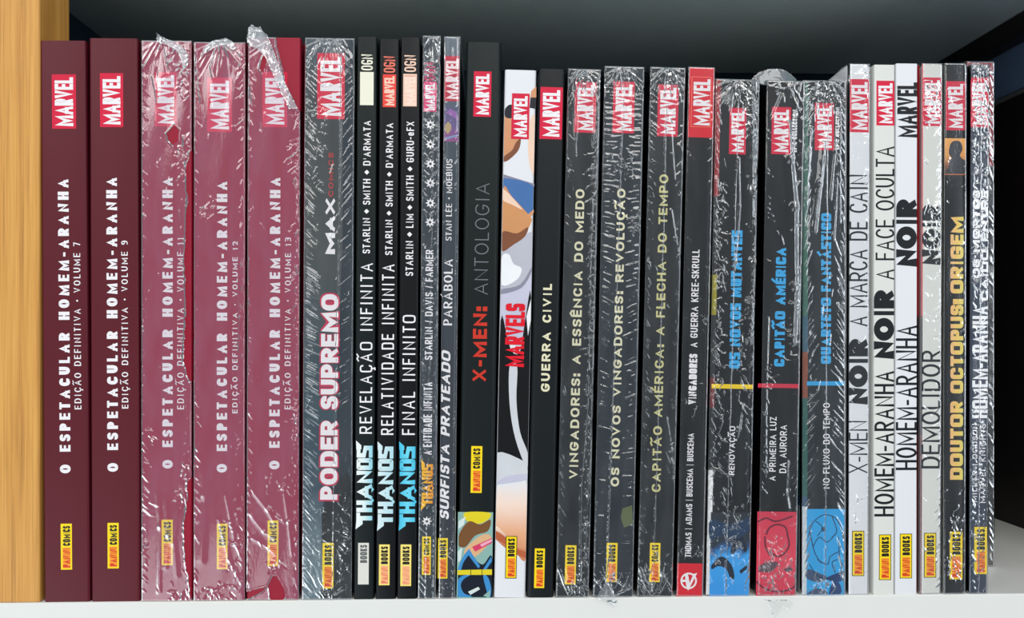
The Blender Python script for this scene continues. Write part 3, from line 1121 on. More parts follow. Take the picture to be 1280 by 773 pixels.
T3 = [
    (446.3, 471.3, 46, 441.8, 467.3, dict(ogn=(451.7, 466, 68, 88), box=(450, 467, 90, 131.5), au=('STARLIN # SMITH # D\'ARMATA', 453.8, 463, 151, 317),
     ti=('REVELAÇÃO INFINITA', 450, 465.5, 329, 542.5), th=(444.5, 465.5, 556, 662), la=(447.5, 461, 679, 731)), CREAM, CREAM, None, CY_L,
     'slim black book with blank cream box and pale white-to-cyan block lettering'),
    (474, 499.3, 49, 469.3, 494.5, dict(ogn=(479.7, 494, 70.5, 91), box=(478.5, 495, 93, 134), au=('STARLIN # SMITH # D\'ARMATA', 482, 491, 154, 319),
     ti=('RELATIVIDADE INFINITA', 477, 492.5, 330.5, 544), th=(471.3, 491.5, 557, 664), la=(473.7, 487, 681, 732)), SALM, mat('salmon_red_ink', (232, 70, 60), .5), PEACH, CY_M,
     'slim black book with red OGN and pale teal block lettering, middle of three alike'),
    (501, 525.3, 47, 496, 521, dict(ogn=(505.5, 520, 69, 90), box=(504, 521, 92.5, 133), au=('STARLIN # LIM # SMITH # GURU-eFX', 507.6, 517, 152, 345),
     ti=('FINAL INFINITO', 503, 519, 394, 544), th=(498.3, 519, 557, 664), la=(500.6, 514, 681, 733)), PEACH, PEACH, mat('pale_peach_ink', (250, 222, 205), .5), CY_D,
     'slim black book with peach OGN and sky blue block lettering, right of two alike'),
]
for q, (tl, tr, yt, bl, br, D_, ogc, bxc, lgc, thm, tx) in enumerate(T3):
    bk = make_book('slim_book', tx, tl, tr, yt, bl, br, BLACK if q else CHARG, round_=.0012)
    i = Ink(bk)
    i.text('OGN', *D_['ogn'], ogc, 1.9, 1.7, rf=.7, gap=.12)
    x0, x1, ya, yb = D_['box']
    if lgc is None:
        i.rect(x0, x1, ya, yb, CREAM, 1)
    else:
        logo(i, x0, x1, ya, yb, bg=bxc if q == 1 else PEACH, fg=lgc)
        if q == 2:
            i.rect(x0 + 1, x1 - 1, ya + 2, ya + 3.2, mat('faint_salmon_ink', (228, 160, 140), .5), 3)
    i.done('publisher_logo', bk.root)
    i = Ink(bk)
    i.text(*D_['au'], INK_W, 1.6, 1.35, rf=.7, gap=.2)
    i.done('author_lettering', bk.root)
    i = Ink(bk)
    i.text(*D_['ti'], INK_W, 2.0, 1.8, rf=.45, gap=.26)
    i.done('title_lettering', bk.root)
    i = Ink(bk)
    titan(i, *D_['th'], thm)
    i.done('series_lettering', bk.root)
    i = Ink(bk)
    if q == 0:
        label(i, *D_['la'], bg=mat('grey_white_ink', (222, 220, 210), .5), first=False, c2=mat('grey_ink', (96, 98, 98), .5))
    else:
        label(i, *D_['la'], bg=mat('pale_yellow_ink', (250, 226, 120), .5), warm=mat('pale_orange_ink', (250, 190, 130), .5),
              c1=SALM if q == 1 else mat('pale_salmon_ink', (244, 150, 120), .5))
    i.done('imprint_label', bk.root)

# ---------------------------------------------------------------- 10: slim wrapped with stars
bk = make_book('slim_book', 'slim wrapped dark grey book with white stars and orange block lettering',
               528.5, 551, 45, 522.8, 544.5, SLATE, round_=.0008, hard=False)
i = Ink(bk)
i.text('OGN', 530, 544, 78, 101, mat('magenta_ink', (186, 30, 90), .45), 2.6, 2.4, rf=.7, gap=.1)
logo(i, 529.6, 545.6, 102, 139.5, bg=mat('pink_ink', (228, 60, 120), .45))
i.done('publisher_logo', bk.root)
for sx, sy in ((538, 156), (538, 180.5), (538, 205), (538, 229), (538, 254), (537.5, 278), (533.5, 652)):
    i = Ink(bk)
    i.text('%', sx - 6.5, sx + 6.5, sy - 6.5, sy + 6.5, INK_W, 1, 1)
    i.done('star_ornament', bk.root)
i = Ink(bk)
i.text('STARLIN / DAVIS / FARMER', 531.5, 541, 312.5, 450, INK_W, 1.8, 1.5, rf=.6, gap=.13)
i.done('author_lettering', bk.root)
i = Ink(bk)
i.text('A ENTIDADE INFINITA', 529.2, 540, 478, 569, INK_W, 1.9, 1.5, rf=.5, gap=.14)
ORG = ramp_mat('amber_ink', [(0, (255, 196, 20)), (1, (240, 150, 20))], 'X')
titan(i, 526, 541, 579, 638.5, ORG, .62)
i.done('title_lettering', bk.root)
i = Ink(bk)
label(i, 527.5, 538.5, 671, 719, word='COMICS')
i.done('imprint_label', bk.root)
wrap(bk, FILM, 10, comb=(.6, .5), comb_len=8, comb_ang=55, comb_step=4, fan=34, scatter=40, sc_ang=110, sc_len=11, seam=(14, 10),
     crinkle=[(8, 40, 7, 20, 30), (16, 140, 6, 80, 20)], folds=[([(19, 5), (20, 200), (19, 420), (20, 700)], .8, .8)])

# ---------------------------------------------------------------- 11: slim glossy dark-to-silver
SILV = ramp_mat('dark_to_silver_cover', [(0, (40, 44, 52)), (.55, (66, 74, 84)), (.85, (150, 156, 166)), (1, (205, 208, 214))], 'X', rough=.25)
bk = make_book('slim_book', 'slim glossy dark book fading to silver at right, with purple picture below its logo',
               556, 575.5, 46, 548, 569, ramp_mat('ink_blue_cover', [(0, (44, 48, 58)), (.7, (56, 64, 72)), (1, (96, 108, 120))], 'Z', rough=.22, noise=.1),
               round_=.003, hard=False)
i = Ink(bk)
logo(i, 555.8, 574.6, 70, 126.6, bg=mat('crimson_ink', (196, 40, 66), .4), fg=mat('pinkish_white_ink', (244, 226, 228), .4), pad=1.2)
i.done('publisher_logo', bk.root)
i = Ink(bk)
PUR = ramp_mat('violet_picture_print', [(0, (150, 70, 130)), (.4, (104, 84, 140)), (.75, (84, 80, 120)), (1, (70, 84, 100))], 'Z', noise=.8)
i.rect(555.3, 573.5, 127, 177, PUR, 1)
i.px([(556, 157), (560, 152), (564, 156), (564, 162), (560, 168), (556, 164)], mat('straw_ink', (186, 160, 120), .4), 2)
i.px([(557, 141), (563, 136), (570, 140), (572, 150), (566, 146)], mat('lilac_ink', (150, 100, 170), .4), 2)
i.px([(556, 172), (572, 168), (573, 170), (557, 175)], mat('pale_blue_ink', (130, 150, 190), .4), 2)
i.done('spine_picture', bk.root)
i = Ink(bk)
i.text('STAN LEE * MOEBIUS', 557.5, 565, 199, 301, INK_W, 1.5, .8, rf=1, gap=.13)
i.done('author_lettering', bk.root)
i = Ink(bk)
i.text('PARÁBOLA', 554.5, 565.5, 324, 407, INK_W, 2.4, 1.1, rf=1, gap=.14)
i.text('SURFISTA PRATEADO', 550.8, 562, 440, 650, INK_W, 3.6, 2.3, rf=.6, gap=.1, slant=.28)
i.done('title_lettering', bk.root)
i = Ink(bk)
label(i, 547.5, 559.5, 673, 723.6)
i.done('imprint_label', bk.root)
wrap(bk, FILM_T, 11, comb=(.1, .25), comb_len=5, comb_ang=60, scatter=8, sc_ang=90, seam=None,
     crinkle=[(10, 640, 8, 60, 14)], folds=[([(19, 0), (20, 350), (20, 700)], 1.6, 1.2)], sheet_amp=.15)

# ---------------------------------------------------------------- 12: tall dark book with picture at the foot
bk = make_book('tall_book', 'broad black hardcover with thin grey and bold red lettering, coloured picture at its foot',
               583, 627, 53, 571.5, 615.5, CHARG, round_=.002)
i = Ink(bk)
logo(i, 592, 614, 89.3, 146)
i.done('publisher_logo', bk.root)
i = Ink(bk)
i.text('ANTOLOGIA', 593.5, 611, 229, 368.5, mat('mid_grey_ink', (112, 120, 122), .45), 1.3, 1.2, rf=1, gap=.2)
i.text('X-MEN:', 591, 608.5, 384, 477, mat('vermilion_ink', (205, 52, 36), .45), 4.6, 3.8, rf=.4, gap=.16)
i.done('title_lettering', bk.root)
i = Ink(bk)
label(i, 588.7, 602.5, 558, 616.5, word='COMICS')
i.done('imprint_label', bk.root)
i = Ink(bk)
i.smooth = True
C_ = lambda n, c: mat(n, c, .42, vary=.14 if n.endswith('paint') else 0)
i.rect(571.6, 615.5, 640.5, 750, C_('sage_print', (140, 178, 170)), 1)
i.px([(581, 641), (611, 641), (612, 648), (600, 655), (584, 652)], C_('lemon_print', (226, 206, 36)), 2)
i.px([(574, 668), (586, 652), (600, 656), (613, 650), (610, 664), (594, 670), (582, 684), (573, 682)], C_('brown_print', (120, 80, 44)), 3)
i.px([(573, 652), (582, 646), (580, 656), (573, 662)], C_('white_print', (214, 226, 222)), 2)
i.px([(580, 690), (592, 676), (606, 668), (614, 672), (606, 686), (590, 698)], C_('tan_print', (222, 176, 130)), 3)
i.px([(590, 684), (615, 673), (615, 679), (594, 690)], C_('rose_print', (214, 60, 100)), 5)
i.px([(600, 681), (615, 674), (615, 677), (602, 684)], C_('light_rose_print', (240, 170, 190)), 6)
i.px([(572, 690), (578, 684), (576, 700), (572.5, 704)], C_('white_print', (214, 226, 222)), 4)
i.px([(572, 716), (578, 702), (586, 690), (594, 700), (604, 706), (615, 696), (615, 750), (571.6, 750)], C_('navy_print', (16, 24, 40)), 3)
i.px([(572, 714), (577, 700), (585, 688), (587, 692), (579, 704), (575, 718)], C_('azure_print', (60, 140, 200)), 4)
i.px([(586, 686), (600, 708), (598, 711), (584, 692)], C_('azure_print', (60, 140, 200)), 4)
i.px([(604, 712), (614, 696), (615, 702), (608, 712)], C_('azure_print', (60, 140, 200)), 4)
i.px([(573, 748), (571.7, 730), (576, 721), (588, 719), (580, 724), (576, 732), (580, 742), (590, 746)], C_('azure_print', (60, 140, 200)), 4)
i.px([(604, 720), (610, 722), (614, 736), (612, 748), (608, 738)], C_('azure_print', (60, 140, 200)), 4)
i.px([(585, 740), (598, 734), (600, 737), (588, 744)], C_('white_print', (214, 226, 222)), 4)
i.px([(604, 745), (613, 738), (612, 748)], C_('sage_print', (140, 178, 170)), 4)
i.px([(571.7, 713), (615, 712), (615, 719), (571.7, 719)], C_('lemon_print', (226, 206, 36)), 5)
for xx in (588, 602):
    i.px([(xx, 712), (xx + 1, 712), (xx + 1, 719), (xx, 719)], C_('olive_print', (120, 110, 30)), 6)
i.done('spine_picture', bk.root)

# ---------------------------------------------------------------- 13: white painted cover
bk = make_book('painted_book', 'white book with painted blue, peach and black artwork and red lettering mid-spine',
               631.2, 670.5, 88, 617.5, 656.5, WHITEC, round_=.0012)
i = Ink(bk)
i.smooth = True
PE = ramp_mat('peach_paint', [(0, (206, 124, 80)), (.35, (232, 170, 128)), (.7, (246, 218, 200)), (1, (228, 229, 232))], 'Z', noise=.2)
PE2 = ramp_mat('deep_peach_paint', [(0, (226, 150, 104)), (.4, (196, 112, 70)), (1, (250, 224, 204))], 'Z', noise=.1)
LIL = C_('lilac_grey_paint', (196, 194, 212))
LILD = C_('lilac_shadow_paint', (140, 138, 156))
i.px([(630.5, 148), (634, 144), (648, 160), (650, 176), (640, 190), (629.7, 197)], C_('tan_paint', (212, 150, 108)), 1)
i.px([(645, 178), (651, 174), (648, 188), (636, 200), (629.5, 202), (629.6, 196), (640, 188)], C_('brown_paint', (130, 80, 54)), 2)
i.px([(631, 137), (637, 131), (645, 134), (645, 146), (636, 148), (631, 145)], C_('near_black_paint', (32, 32, 40)), 2)
i.px([(663, 122), (670.3, 122), (670, 136), (662, 135)], C_('near_black_paint', (32, 32, 40)), 2)
i.px([(664, 114), (670.4, 108), (670.3, 122), (663, 122)], C_('tan_paint', (212, 150, 108)), 2)
i.px([(662, 152), (669.6, 148), (668.4, 212), (664, 214), (660, 190)], C_('pale_peach_paint', (240, 206, 182)), 1)
i.px([(629.2, 218), (668, 230), (667.6, 234), (629.2, 224)], LILD, 2)
i.px([(629.2, 223), (667.6, 233), (667.2, 262), (660, 268), (629, 238)], C_('denim_paint', (70, 112, 168)), 2)
i.px([(660, 268), (667.2, 262), (667.2, 266), (663, 272)], C_('tan_paint', (212, 150, 108)), 3)
i.px([(629, 236), (640, 246), (662, 270), (664, 278), (654, 296), (640, 306), (627.6, 312)], C_('ochre_paint', (208, 146, 96)), 2)
i.px([(629, 236), (650, 258), (652, 262), (640, 256), (628.6, 250)], C_('pale_peach_paint', (240, 206, 182)), 3)
i.px([(627.8, 290), (646, 292), (660, 284), (656, 296), (642, 306), (627.4, 314)], C_('brown_paint', (130, 80, 54)), 3)
i.px([(627.5, 312), (642, 306), (654, 296), (664, 290), (666, 300), (665, 342), (652, 360), (626.4, 366)], C_('grey_paint', (186, 186, 196)), 2)
i.px([(627, 322), (636, 318), (642, 330), (652, 336), (646, 350), (626.8, 356)], C_('white_paint', (240, 240, 244)), 3)
i.px([(636, 312), (648, 306), (650, 330), (640, 326)], C_('grey_paint', (186, 186, 196)), 3)
i.px([(626.4, 366), (652, 358), (664.6, 338), (664, 376), (658, 402), (652, 430), (640, 430), (633, 420), (625.6, 404)], LIL, 2)
i.px([(626.4, 362), (650, 356), (664.6, 334), (664.6, 340), (652, 360), (626.2, 368)], LILD, 3)
BK = C_('near_black_paint', (32, 32, 40))
KK = mat('jet_paint', (14, 14, 17), .4)
i.px([(625.6, 402), (634, 422), (640, 440), (650, 440), (656, 404), (664, 372), (659.6, 584), (655, 576), (620.6, 566)], KK, 4)
i.px([(658, 396), (663.7, 374), (663.4, 400), (660, 420)], C_('white_paint', (240, 240, 244)), 5)
i.px([(637, 458), (646.5, 458), (645.5, 500), (650, 540), (659.5, 566), (659.3, 584), (652, 572), (642, 540), (636.6, 500)], C_('silver_paint', (206, 208, 212)), 5)
i.px([(620.6, 566), (655, 577), (659.2, 586), (659, 594), (636, 596), (620.2, 604)], C_('silver_paint', (206, 208, 212)), 5)
i.px([(620.2, 603), (636, 595), (659, 593), (658.8, 600), (620.2, 606)], LIL, 5)
i.px([(619.8, 610), (630, 608), (645, 606), (658.6, 604), (658.4, 650), (657, 700), (645, 692), (630, 678), (619.2, 670), (619.4, 640)], PE, 2)
i.px([(619.4, 658), (632, 668), (646, 684), (657, 688), (657, 696), (645, 694), (630, 684), (619, 672)], PE2, 3)
i.px([(619.2, 664), (632, 672), (645, 686), (657, 690), (657, 698), (644, 692), (630, 680), (619.2, 674)], C_('rust_paint', (186, 96, 60)), 4)
i.done('spine_art', bk.root)
i = Ink(bk)
logo(i, 639.5, 661.6, 117, 174)
i.done('publisher_logo', bk.root)
i = Ink(bk)
i.text('MARVELS', 631.6, 655.6, 379.7, 459, mat('pure_red_ink', (226, 18, 40), .45), 4.6, 4.8, rf=.3, gap=.04, layer=7)
i.done('title_lettering', bk.root)
i = Ink(bk)
label(i, 632.3, 645.5, 671, 723, border=True)
i.done('imprint_label', bk.root)

# ---------------------------------------------------------------- 14: plain charcoal
bk = make_book('hardcover_book', 'plain unwrapped charcoal hardcover with short cream lettering, right of white painted book',
               673.5, 706.5, 86.5, 658.5, 692, CHAR, round_=.0018)
GOLD = mat('cream_gold_ink', (226, 220, 186), .45)
i = Ink(bk)
logo(i, 675, 703, 109, 174)
i.done('publisher_logo', bk.root)
i = Ink(bk)
i.text('GUERRA CIVIL', 677.6, 688.5, 355, 490, GOLD, 2.9, 2.4, rf=.9, gap=.2)
i.done('title_lettering', bk.root)
i = Ink(bk)
label(i, 668, 680.7, 686, 735.5)
i.done('imprint_label', bk.root)

# ---------------------------------------------------------------- 15-17: three wrapped charcoal
bk = make_book('wrapped_book', 'wrapped charcoal book with pale gold lettering and dense vertical folds at right',
               709.8, 751, 87, 694.8, 735.5, CHAR)
i = Ink(bk)
logo(i, 718.3, 745, 102.7, 166)
i.done('publisher_logo', bk.root)
i = Ink(bk)
i.text('VINGADORES: A ESSÊNCIA DO MEDO', 715.5, 726.5, 236.5, 599, GOLD, 2.9, 2.3, rf=.9, gap=.17)
i.done('title_lettering', bk.root)
i = Ink(bk)
label(i, 706.3, 720, 682, 731)
i.done('imprint_label', bk.root)
wrap(bk, FILM, 15, comb=(.35, .4), comb_len=9, comb_ang=60, comb_step=5, fan=55, fanb=20, scatter=26, sc_ang=80, sc_len=14,
     crinkle=[(36, 330, 4, 300, 150), (20, 10, 16, 9, 26), (36, 600, 5, 60, 40), (30, 645, 12, 16, 26)],
     folds=[([(4, 15), (9, 60), (12, 110)], 1.0, 1.0), ([(8, 8), (14, 50), (12, 90)], .9, .9), ([(33, 20), (34, 60), (33, 100)], .9, 1.0),
            ([(38, 10), (38, 100), (36, 160)], 1.0, 1.2), ([(34, 120), (33, 260), (34, 420), (28, 520), (30, 655)], .8, 1.1),
            ([(39, 150), (38, 300), (39, 450), (35, 600)], .8, .9)])
bk = make_book('wrapped_book', 'widest wrapped charcoal book with gold lettering under comb-like creases and middle seam',
               756, 805, 84, 740.8, 791, mat('dark_slate_cover', (24, 34, 42), .42, vary=.06))
i = Ink(bk)
i.px([(778, 636), (790, 632), (791, 656), (780, 660), (776, 648)], C_('olive_smudge_print', (92, 102, 62)), 1)
i.done('spine_art', bk.root)
i = Ink(bk)
logo(i, 766.2, 793, 102, 166.6)
i.done('publisher_logo', bk.root)
i = Ink(bk)
i.text('OS NOVOS VINGADORES: REVOLUÇÃO', 767.5, 777.8, 236, 608.5, GOLD, 2.9, 2.3, rf=.9, gap=.17)
i.done('title_lettering', bk.root)
i = Ink(bk)
label(i, 758, 771.5, 679, 728)
i.done('imprint_label', bk.root)
wrap(bk, FILM, 16, comb=(.95, .85), comb_len=14, comb_ang=14, comb_step=3.4, fan=60, fanb=30, scatter=110, sc_ang=18, sc_len=13,
     seam=(24, 16), crinkle=[(25, 120, 20, 20, 26), (40, 195, 8, 20, 22), (24, 645, 20, 12, 20)],
     folds=[([(2, 650), (14, 640), (20, 600)], 1.0, 1.3), ([(44, 655), (24, 640), (19, 600)], 1.0, 1.3)])
bunch(bk, 'hanging_wrap_scrap', [(742, 746), (752, 732), (757, 722), (762, 730), (768, 742), (772, 752), (766, 757), (760, 752), (750, 749)],
      FILM_L, 161, n=40, amp=1.4, depth_y=-.0022)
bk = make_book('wrapped_book', 'wrapped charcoal book with gold lettering, left of book with red top and bottom',
               812.5, 857, 85, 796.8, 839.8, CHAR)
i = Ink(bk)
logo(i, 822, 847.8, 106, 170.6)
i.done('publisher_logo', bk.root)
GOLD2 = mat('dull_gold_ink', (206, 200, 140), .45)
i = Ink(bk)
i.text('CAPITÃO AMÉRICA: A FLECHA DO TEMPO', 819.5, 830.5, 218, 615.5, GOLD2, 2.7, 2.2, rf=.9, gap=.17)
i.done('title_lettering', bk.root)
i = Ink(bk)
label(i, 812, 825, 679, 728, word='COMICS')
i.done('imprint_label', bk.root)
wrap(bk, FILM, 17, comb=(.8, .35), comb_len=9, comb_ang=50, comb_step=4, fan=70, fanb=40, scatter=44, sc_ang=65, sc_len=18,
     seam=(21, 19), crinkle=[(38, 20, 5, 20, 20), (22, 12, 14, 8, 16)],
     folds=[([(30, 180), (36, 215), (42, 240)], 1.5, 1.0), ([(26, 60), (30, 110), (33, 140)], 1.2, 1.0), ([(30, 440), (37, 480), (40, 520)], 2.0, 1.0),
            ([(2, 650), (14, 632), (22, 610)], 1.4, 1.2), ([(42, 655), (30, 636), (22, 610)], 1.4, 1.2)])

# ---------------------------------------------------------------- 18: black with red head and foot
bk = make_book('red_ended_book', 'narrow black book with bright red top block and red foot carrying a round emblem',
               861, 893, 84.5, 845, 878.6, BLACK, round_=.0018)
i = Ink(bk)
i.rect(861, 892.8, 85, 172, REDC, 1)
i.rect(845.6, 878.8, 704.7, 747, REDC, 1)
fr = mat('salmon_line_ink', (240, 120, 100), .45)
i.rect(864, 888.6, 96, 159, fr, 2)
i.rect(864.7, 887.9, 96.7, 158.3, REDC, 3)
i.text('MARVEL', 866.5, 887.5, 99, 157, INK_W, 3.5, 3.8, layer=4, rf=.55, gap=.035, wmul={'M': 1.15, 'A': 1.12, 'V': 1.1, 'L': 1.1})
i.done('publisher_logo', bk.root)
i = Ink(bk)
i.text('VINGADORES', 861, 871, 442.6, 506, INK_W, 3.0, 2.1, rf=.5, gap=.1)
i.text('A GUERRA KREE-SKRULL', 864, 873, 312, 434.5, INK_W, 1.7, 1.4, rf=.7, gap=.15)
i.text('THOMAS | ADAMS | BUSCEMA | BUSCEMA', 857.8, 865.6, 542, 697, INK_W, 1.4, 1.2, rf=.6, gap=.13)
i.done('title_lettering', bk.root)
i = Ink(bk)
cx, cz = bk.loc2(860.8, 726.5)
k = bk.k
N = 28
for a in range(N):
    t0, t1 = 2 * math.pi * a / N, 2 * math.pi * (a + 1) / N
    i.poly([(cx + r_ * k * math.cos(t), cz + r_ * k * math.sin(t)) for r_, t in ((8.2, t0), (10.4, t0), (10.4, t1), (8.2, t1))], INK_W, 3)
i.poly([(cx + x * k, cz + z * k) for x, z in ((-9.5, -1.5), (-9.5, 1.5), (-1.5, 1.5), (-1.5, -1.5))], INK_W, 3)
i.poly([(cx + x * k, cz + z * k) for x, z in ((-5, 8), (-1, 8), (2, -6), (-.5, -12.5), (-3, -6))], INK_W, 4)
i.poly([(cx + x * k, cz + z * k) for x, z in ((-.5, -12.5), (10.5, 10), (6, 9), (1.5, -2))], INK_W, 4)
i.done('round_emblem', bk.root)
wrap(bk, FILM_T, 18, comb=(.1, .2), comb_len=6, scatter=12, sc_ang=90, sc_len=10, crinkle=[(16, 605, 14, 10, 26), (12, 420, 10, 12, 10), (26, 300, 5, 100, 12)],
     sheet_amp=.12, amp=.35)

# ---------------------------------------------------------------- 19-21: three wider wrapped volumes with colour-tinted feet
L19 = ramp_mat('banded_front_cover', [(0, (222, 222, 222)), (.24, (20, 22, 26)), (.36, (110, 24, 30)), (.42, (24, 26, 28)), (.54, (150, 140, 20)),
                                      (.62, (24, 26, 28)), (.77, (150, 22, 32)), (1, (140, 20, 30))], 'Z', interp='CONSTANT')
L21 = ramp_mat('banded_teal_cover', [(0, (196, 206, 212)), (.17, (50, 80, 110)), (.19, (22, 84, 74)), (.38, (130, 62, 30)), (.47, (36, 84, 104)),
                                     (.54, (44, 96, 80)), (1, (40, 80, 80))], 'Z', interp='CONSTANT')
SKY = mat('bright_blue_print', (40, 160, 220), .42)
bk = make_book('collection_book', 'crumpled wrapped dark book with yellow stripe, blue lettering and mottled blue foot',
               895.2, 949, 100, 881.6, 937, BLACK, left=L19, round_=.0024)
i = Ink(bk)
i.smooth = True
B19 = ramp_mat('mottled_blue_print', [(0, (40, 150, 225)), (.45, (50, 160, 230)), (.62, (24, 70, 120)), (.72, (20, 36, 52)), (1, (24, 32, 40))], 'Z', noise=.9)
i.rect(887.6, 937.5, 641, 747, B19, 1)
i.px([(913, 690), (920, 668), (926, 666), (934, 686), (930, 690), (924, 680), (918, 692)], C_('deep_navy_print', (16, 30, 52)), 2)
i.px([(890, 706), (902, 696), (914, 706), (918, 722), (913, 724), (908, 712), (898, 708), (890, 712)], C_('deep_navy_print', (16, 30, 52)), 2)
i.px([(924, 714), (934, 706), (934, 711), (926, 718)], C_('deep_navy_print', (16, 30, 52)), 2)
i.px([(888, 650), (912, 656), (936, 648), (936, 664), (918, 674), (900, 668), (888, 676)], C_('dusk_blue_print', (22, 52, 84)), 2)
i.rect(889.5, 941.5, 480.6, 486.2, mat('yellow_stripe_print', (240, 204, 20), .42), 1)
i.done('spine_art', bk.root)
i = Ink(bk)
logo(i, 911.6, 932.5, 135, 193)
i.done('publisher_logo', bk.root)
BLUEI = mat('sky_lettering_ink', (56, 168, 226), .45)
i = Ink(bk)
i.text('OS NOVOS MUTANTES', 913, 926.5, 288, 461, BLUEI, 4.6, 3.4, rf=.25, gap=.07, block_s=True)
i.text('RENOVAÇÃO', 911.3, 918.6, 533, 594, INK_W, 1.4, 1.3, rf=.8, gap=.15)
i.done('title_lettering', bk.root)
wrap(bk, FILM_T, 19, comb=(.5, .4), comb_len=10, comb_ang=60, fan=34, scatter=70, sc_ang=70, sc_len=14, seam=(28, 24), amp=.6,
     crinkle=[(10, 250, 7, 140, 60), (40, 40, 7, 30, 40), (12, 380, 8, 60, 26), (14, 480, 10, 60, 26), (40, 330, 8, 80, 26), (38, 560, 9, 40, 20),
              (26, 590, 22, 50, 30)],
     folds=[([(44, 5), (46, 60), (49, 140), (51, 230), (48, 330)], 3.4, 3.4), ([(36, 10), (40, 60), (42, 120)], 2.0, 2.2), ([(30, 100), (32, 160), (30, 200)], 1.1, 1.2),
            ([(24, 200), (27, 240), (30, 200)], .9, 1.2), ([(44, 20), (46, 100), (47, 190)], 1.2, 1.4), ([(40, 410), (36, 440), (34, 450)], 2.0, 1.4)])
bk = make_book('collection_book', 'wrapped dark book with red stripe and crimson foot, loose film dome above it',
               960, 1004, 101.5, 945.5, 996.2, BLACK)
cap = bk
i = Ink(bk)
i.smooth = True
R20 = ramp_mat('crimson_print', [(0, (206, 48, 74)), (.5, (222, 60, 84)), (1, (204, 44, 72))], 'Z', noise=.5)
i.rect(945.8, 995.8, 640, 747, R20, 1)
GRYP = C_('grey_print', (96, 74, 84))
i.px([(946, 711), (956, 704), (972, 703), (968, 712), (958, 716), (948, 714)], GRYP, 2)
i.px([(979, 712), (988, 709), (992, 713), (984, 716)], GRYP, 2)
for pts in ([(945.8, 728), (956, 736), (972, 740), (988, 737), (995, 731)], [(958, 668), (962, 660), (972, 656), (982, 660), (985, 672)],
            [(956, 672), (957, 684), (962, 694)], [(962, 690), (974, 696), (986, 684), (984, 668)], [(948, 652), (958, 648), (970, 652), (990, 646)]):
    q = curve([bk.loc2(*p) for p in pts])
    for s in stroke_quads(q, .0008, .0008, False, None):
        i.poly(s, C_('maroon_line_print', (110, 30, 50)), 3)
i.rect(947.5, 999.5, 480, 485.2, mat('red_stripe_print', (206, 44, 70), .42), 1)
i.done('spine_art', bk.root)
i = Ink(bk)
logo(i, 964.5, 988.5, 134, 193)
i.text('EPIC COLLECTION', 990.2, 996.2, 137.5, 190.4, INK_W, 1.5, 1.3, rf=.4, gap=.13)
i.done('publisher_logo', bk.root)
i = Ink(bk)
i.text('CAPITÃO AMÉRICA', 968.8, 981.6, 309.6, 458.4, BLUEI, 4.2, 3.2, rf=.25, gap=.08)
i.text('A PRIMEIRA LUZ', 961.7, 970, 521.3, 601.4, INK_W, 1.4, 1.3, rf=.8, gap=.15)
i.text('DA AURORA', 974.5, 983.2, 531.6, 591.6, INK_W, 1.4, 1.3, rf=.8, gap=.15)
i.done('title_lettering', bk.root)
wrap(bk, FILM_T, 20, comb=(.12, .2), comb_len=8, scatter=22, sc_ang=85, sc_len=10, fan=8, amp=.5,
     crinkle=[(22, 610, 20, 40, 60), (12, 590, 8, 60, 24), (10, 370, 6, 20, 8), (30, 300, 5, 60, 6)],
     folds=[([(30, 20), (36, 0)], 1.0, 1.4), ([(27, 55), (30, 100), (36, 160), (38, 260), (37, 330)], 3.0, 3.0), ([(42, 2), (36, 40), (33, 90)], .9, 1.3),
            ([(2, 8), (20, 12), (42, 4)], .9, 1.2), ([(33, 480), (32, 520), (36, 540)], 2.2, 1.0), ([(6, 300), (5, 420), (6, 500)], 1.2, .8)])
bunch(bk, 'loose_wrap_dome', [(942, 100), (946, 91), (954, 84), (968, 80), (984, 79.5), (992, 83), (1002, 92), (1005.5, 101), (1004, 103), (962, 102),
                              (962, 108), (950, 100)], film_mat('dome_film', haze=.05, cloud=.1, rough=.12, refl=1.1),
      201, n=36, amp=.7, depth_y=.0015, lean=.006, curve=.004)
bunch(bk, 'hanging_wrap_scrap', [(952, 747), (984, 747), (990, 752), (984, 762), (976, 756), (970, 768), (964, 771), (960, 760)],
      film_mat('faint_film', haze=.02, cloud=.06, rough=.12, refl=.9), 202, n=18, amp=.8, depth_y=-.003)
bk = make_book('collection_book', 'wrapped dark book with light blue stripe and bright blue foot with line drawing',
               1005.0, 1056, 101, 1000.8, 1057, mat('deep_teal_cover', (14, 24, 30), .42, vary=.06), left=L21, round_=.0026)
i = Ink(bk)
i.smooth = True
i.rect(1008.5, 1056.6, 636.6, 746, SKY, 1)
DL = C_('dark_line_print', (16, 50, 84))
for pts in ([(1010, 672), (1016, 654), (1030, 644), (1044, 648), (1052, 662), (1054, 676)], [(1012, 664), (1018, 690), (1026, 704)],
            [(1040, 646), (1046, 664), (1040, 672)], [(1048, 672), (1050, 700), (1056, 708)], [(1020, 652), (1028, 660), (1022, 670)],
            [(1046, 700), (1040, 704), (1044, 716)], [(1012, 706), (1022, 720), (1040, 724), (1054, 716)],
            [(1016, 684), (1024, 672), (1034, 678), (1044, 668)], [(1022, 700), (1034, 706), (1038, 696), (1048, 690)]):
    q = curve([bk.loc2(*p) for p in pts])
    for s in stroke_quads(q, .0004, .0004, False, None):
        i.poly(s, DL, 3)
i.px([(1009, 712), (1022, 716), (1034, 722), (1026, 728), (1009, 724)], C_('grey_blue_print', (64, 80, 110)), 2)
i.px([(1009, 742), (1022, 736), (1034, 740), (1030, 746), (1009, 746)], C_('grey_blue_print', (64, 80, 110)), 2)
i.px([(1034, 722), (1056.4, 714), (1056.4, 722), (1048, 728), (1036, 726)], C_('deep_blue_print', (14, 56, 110)), 2)
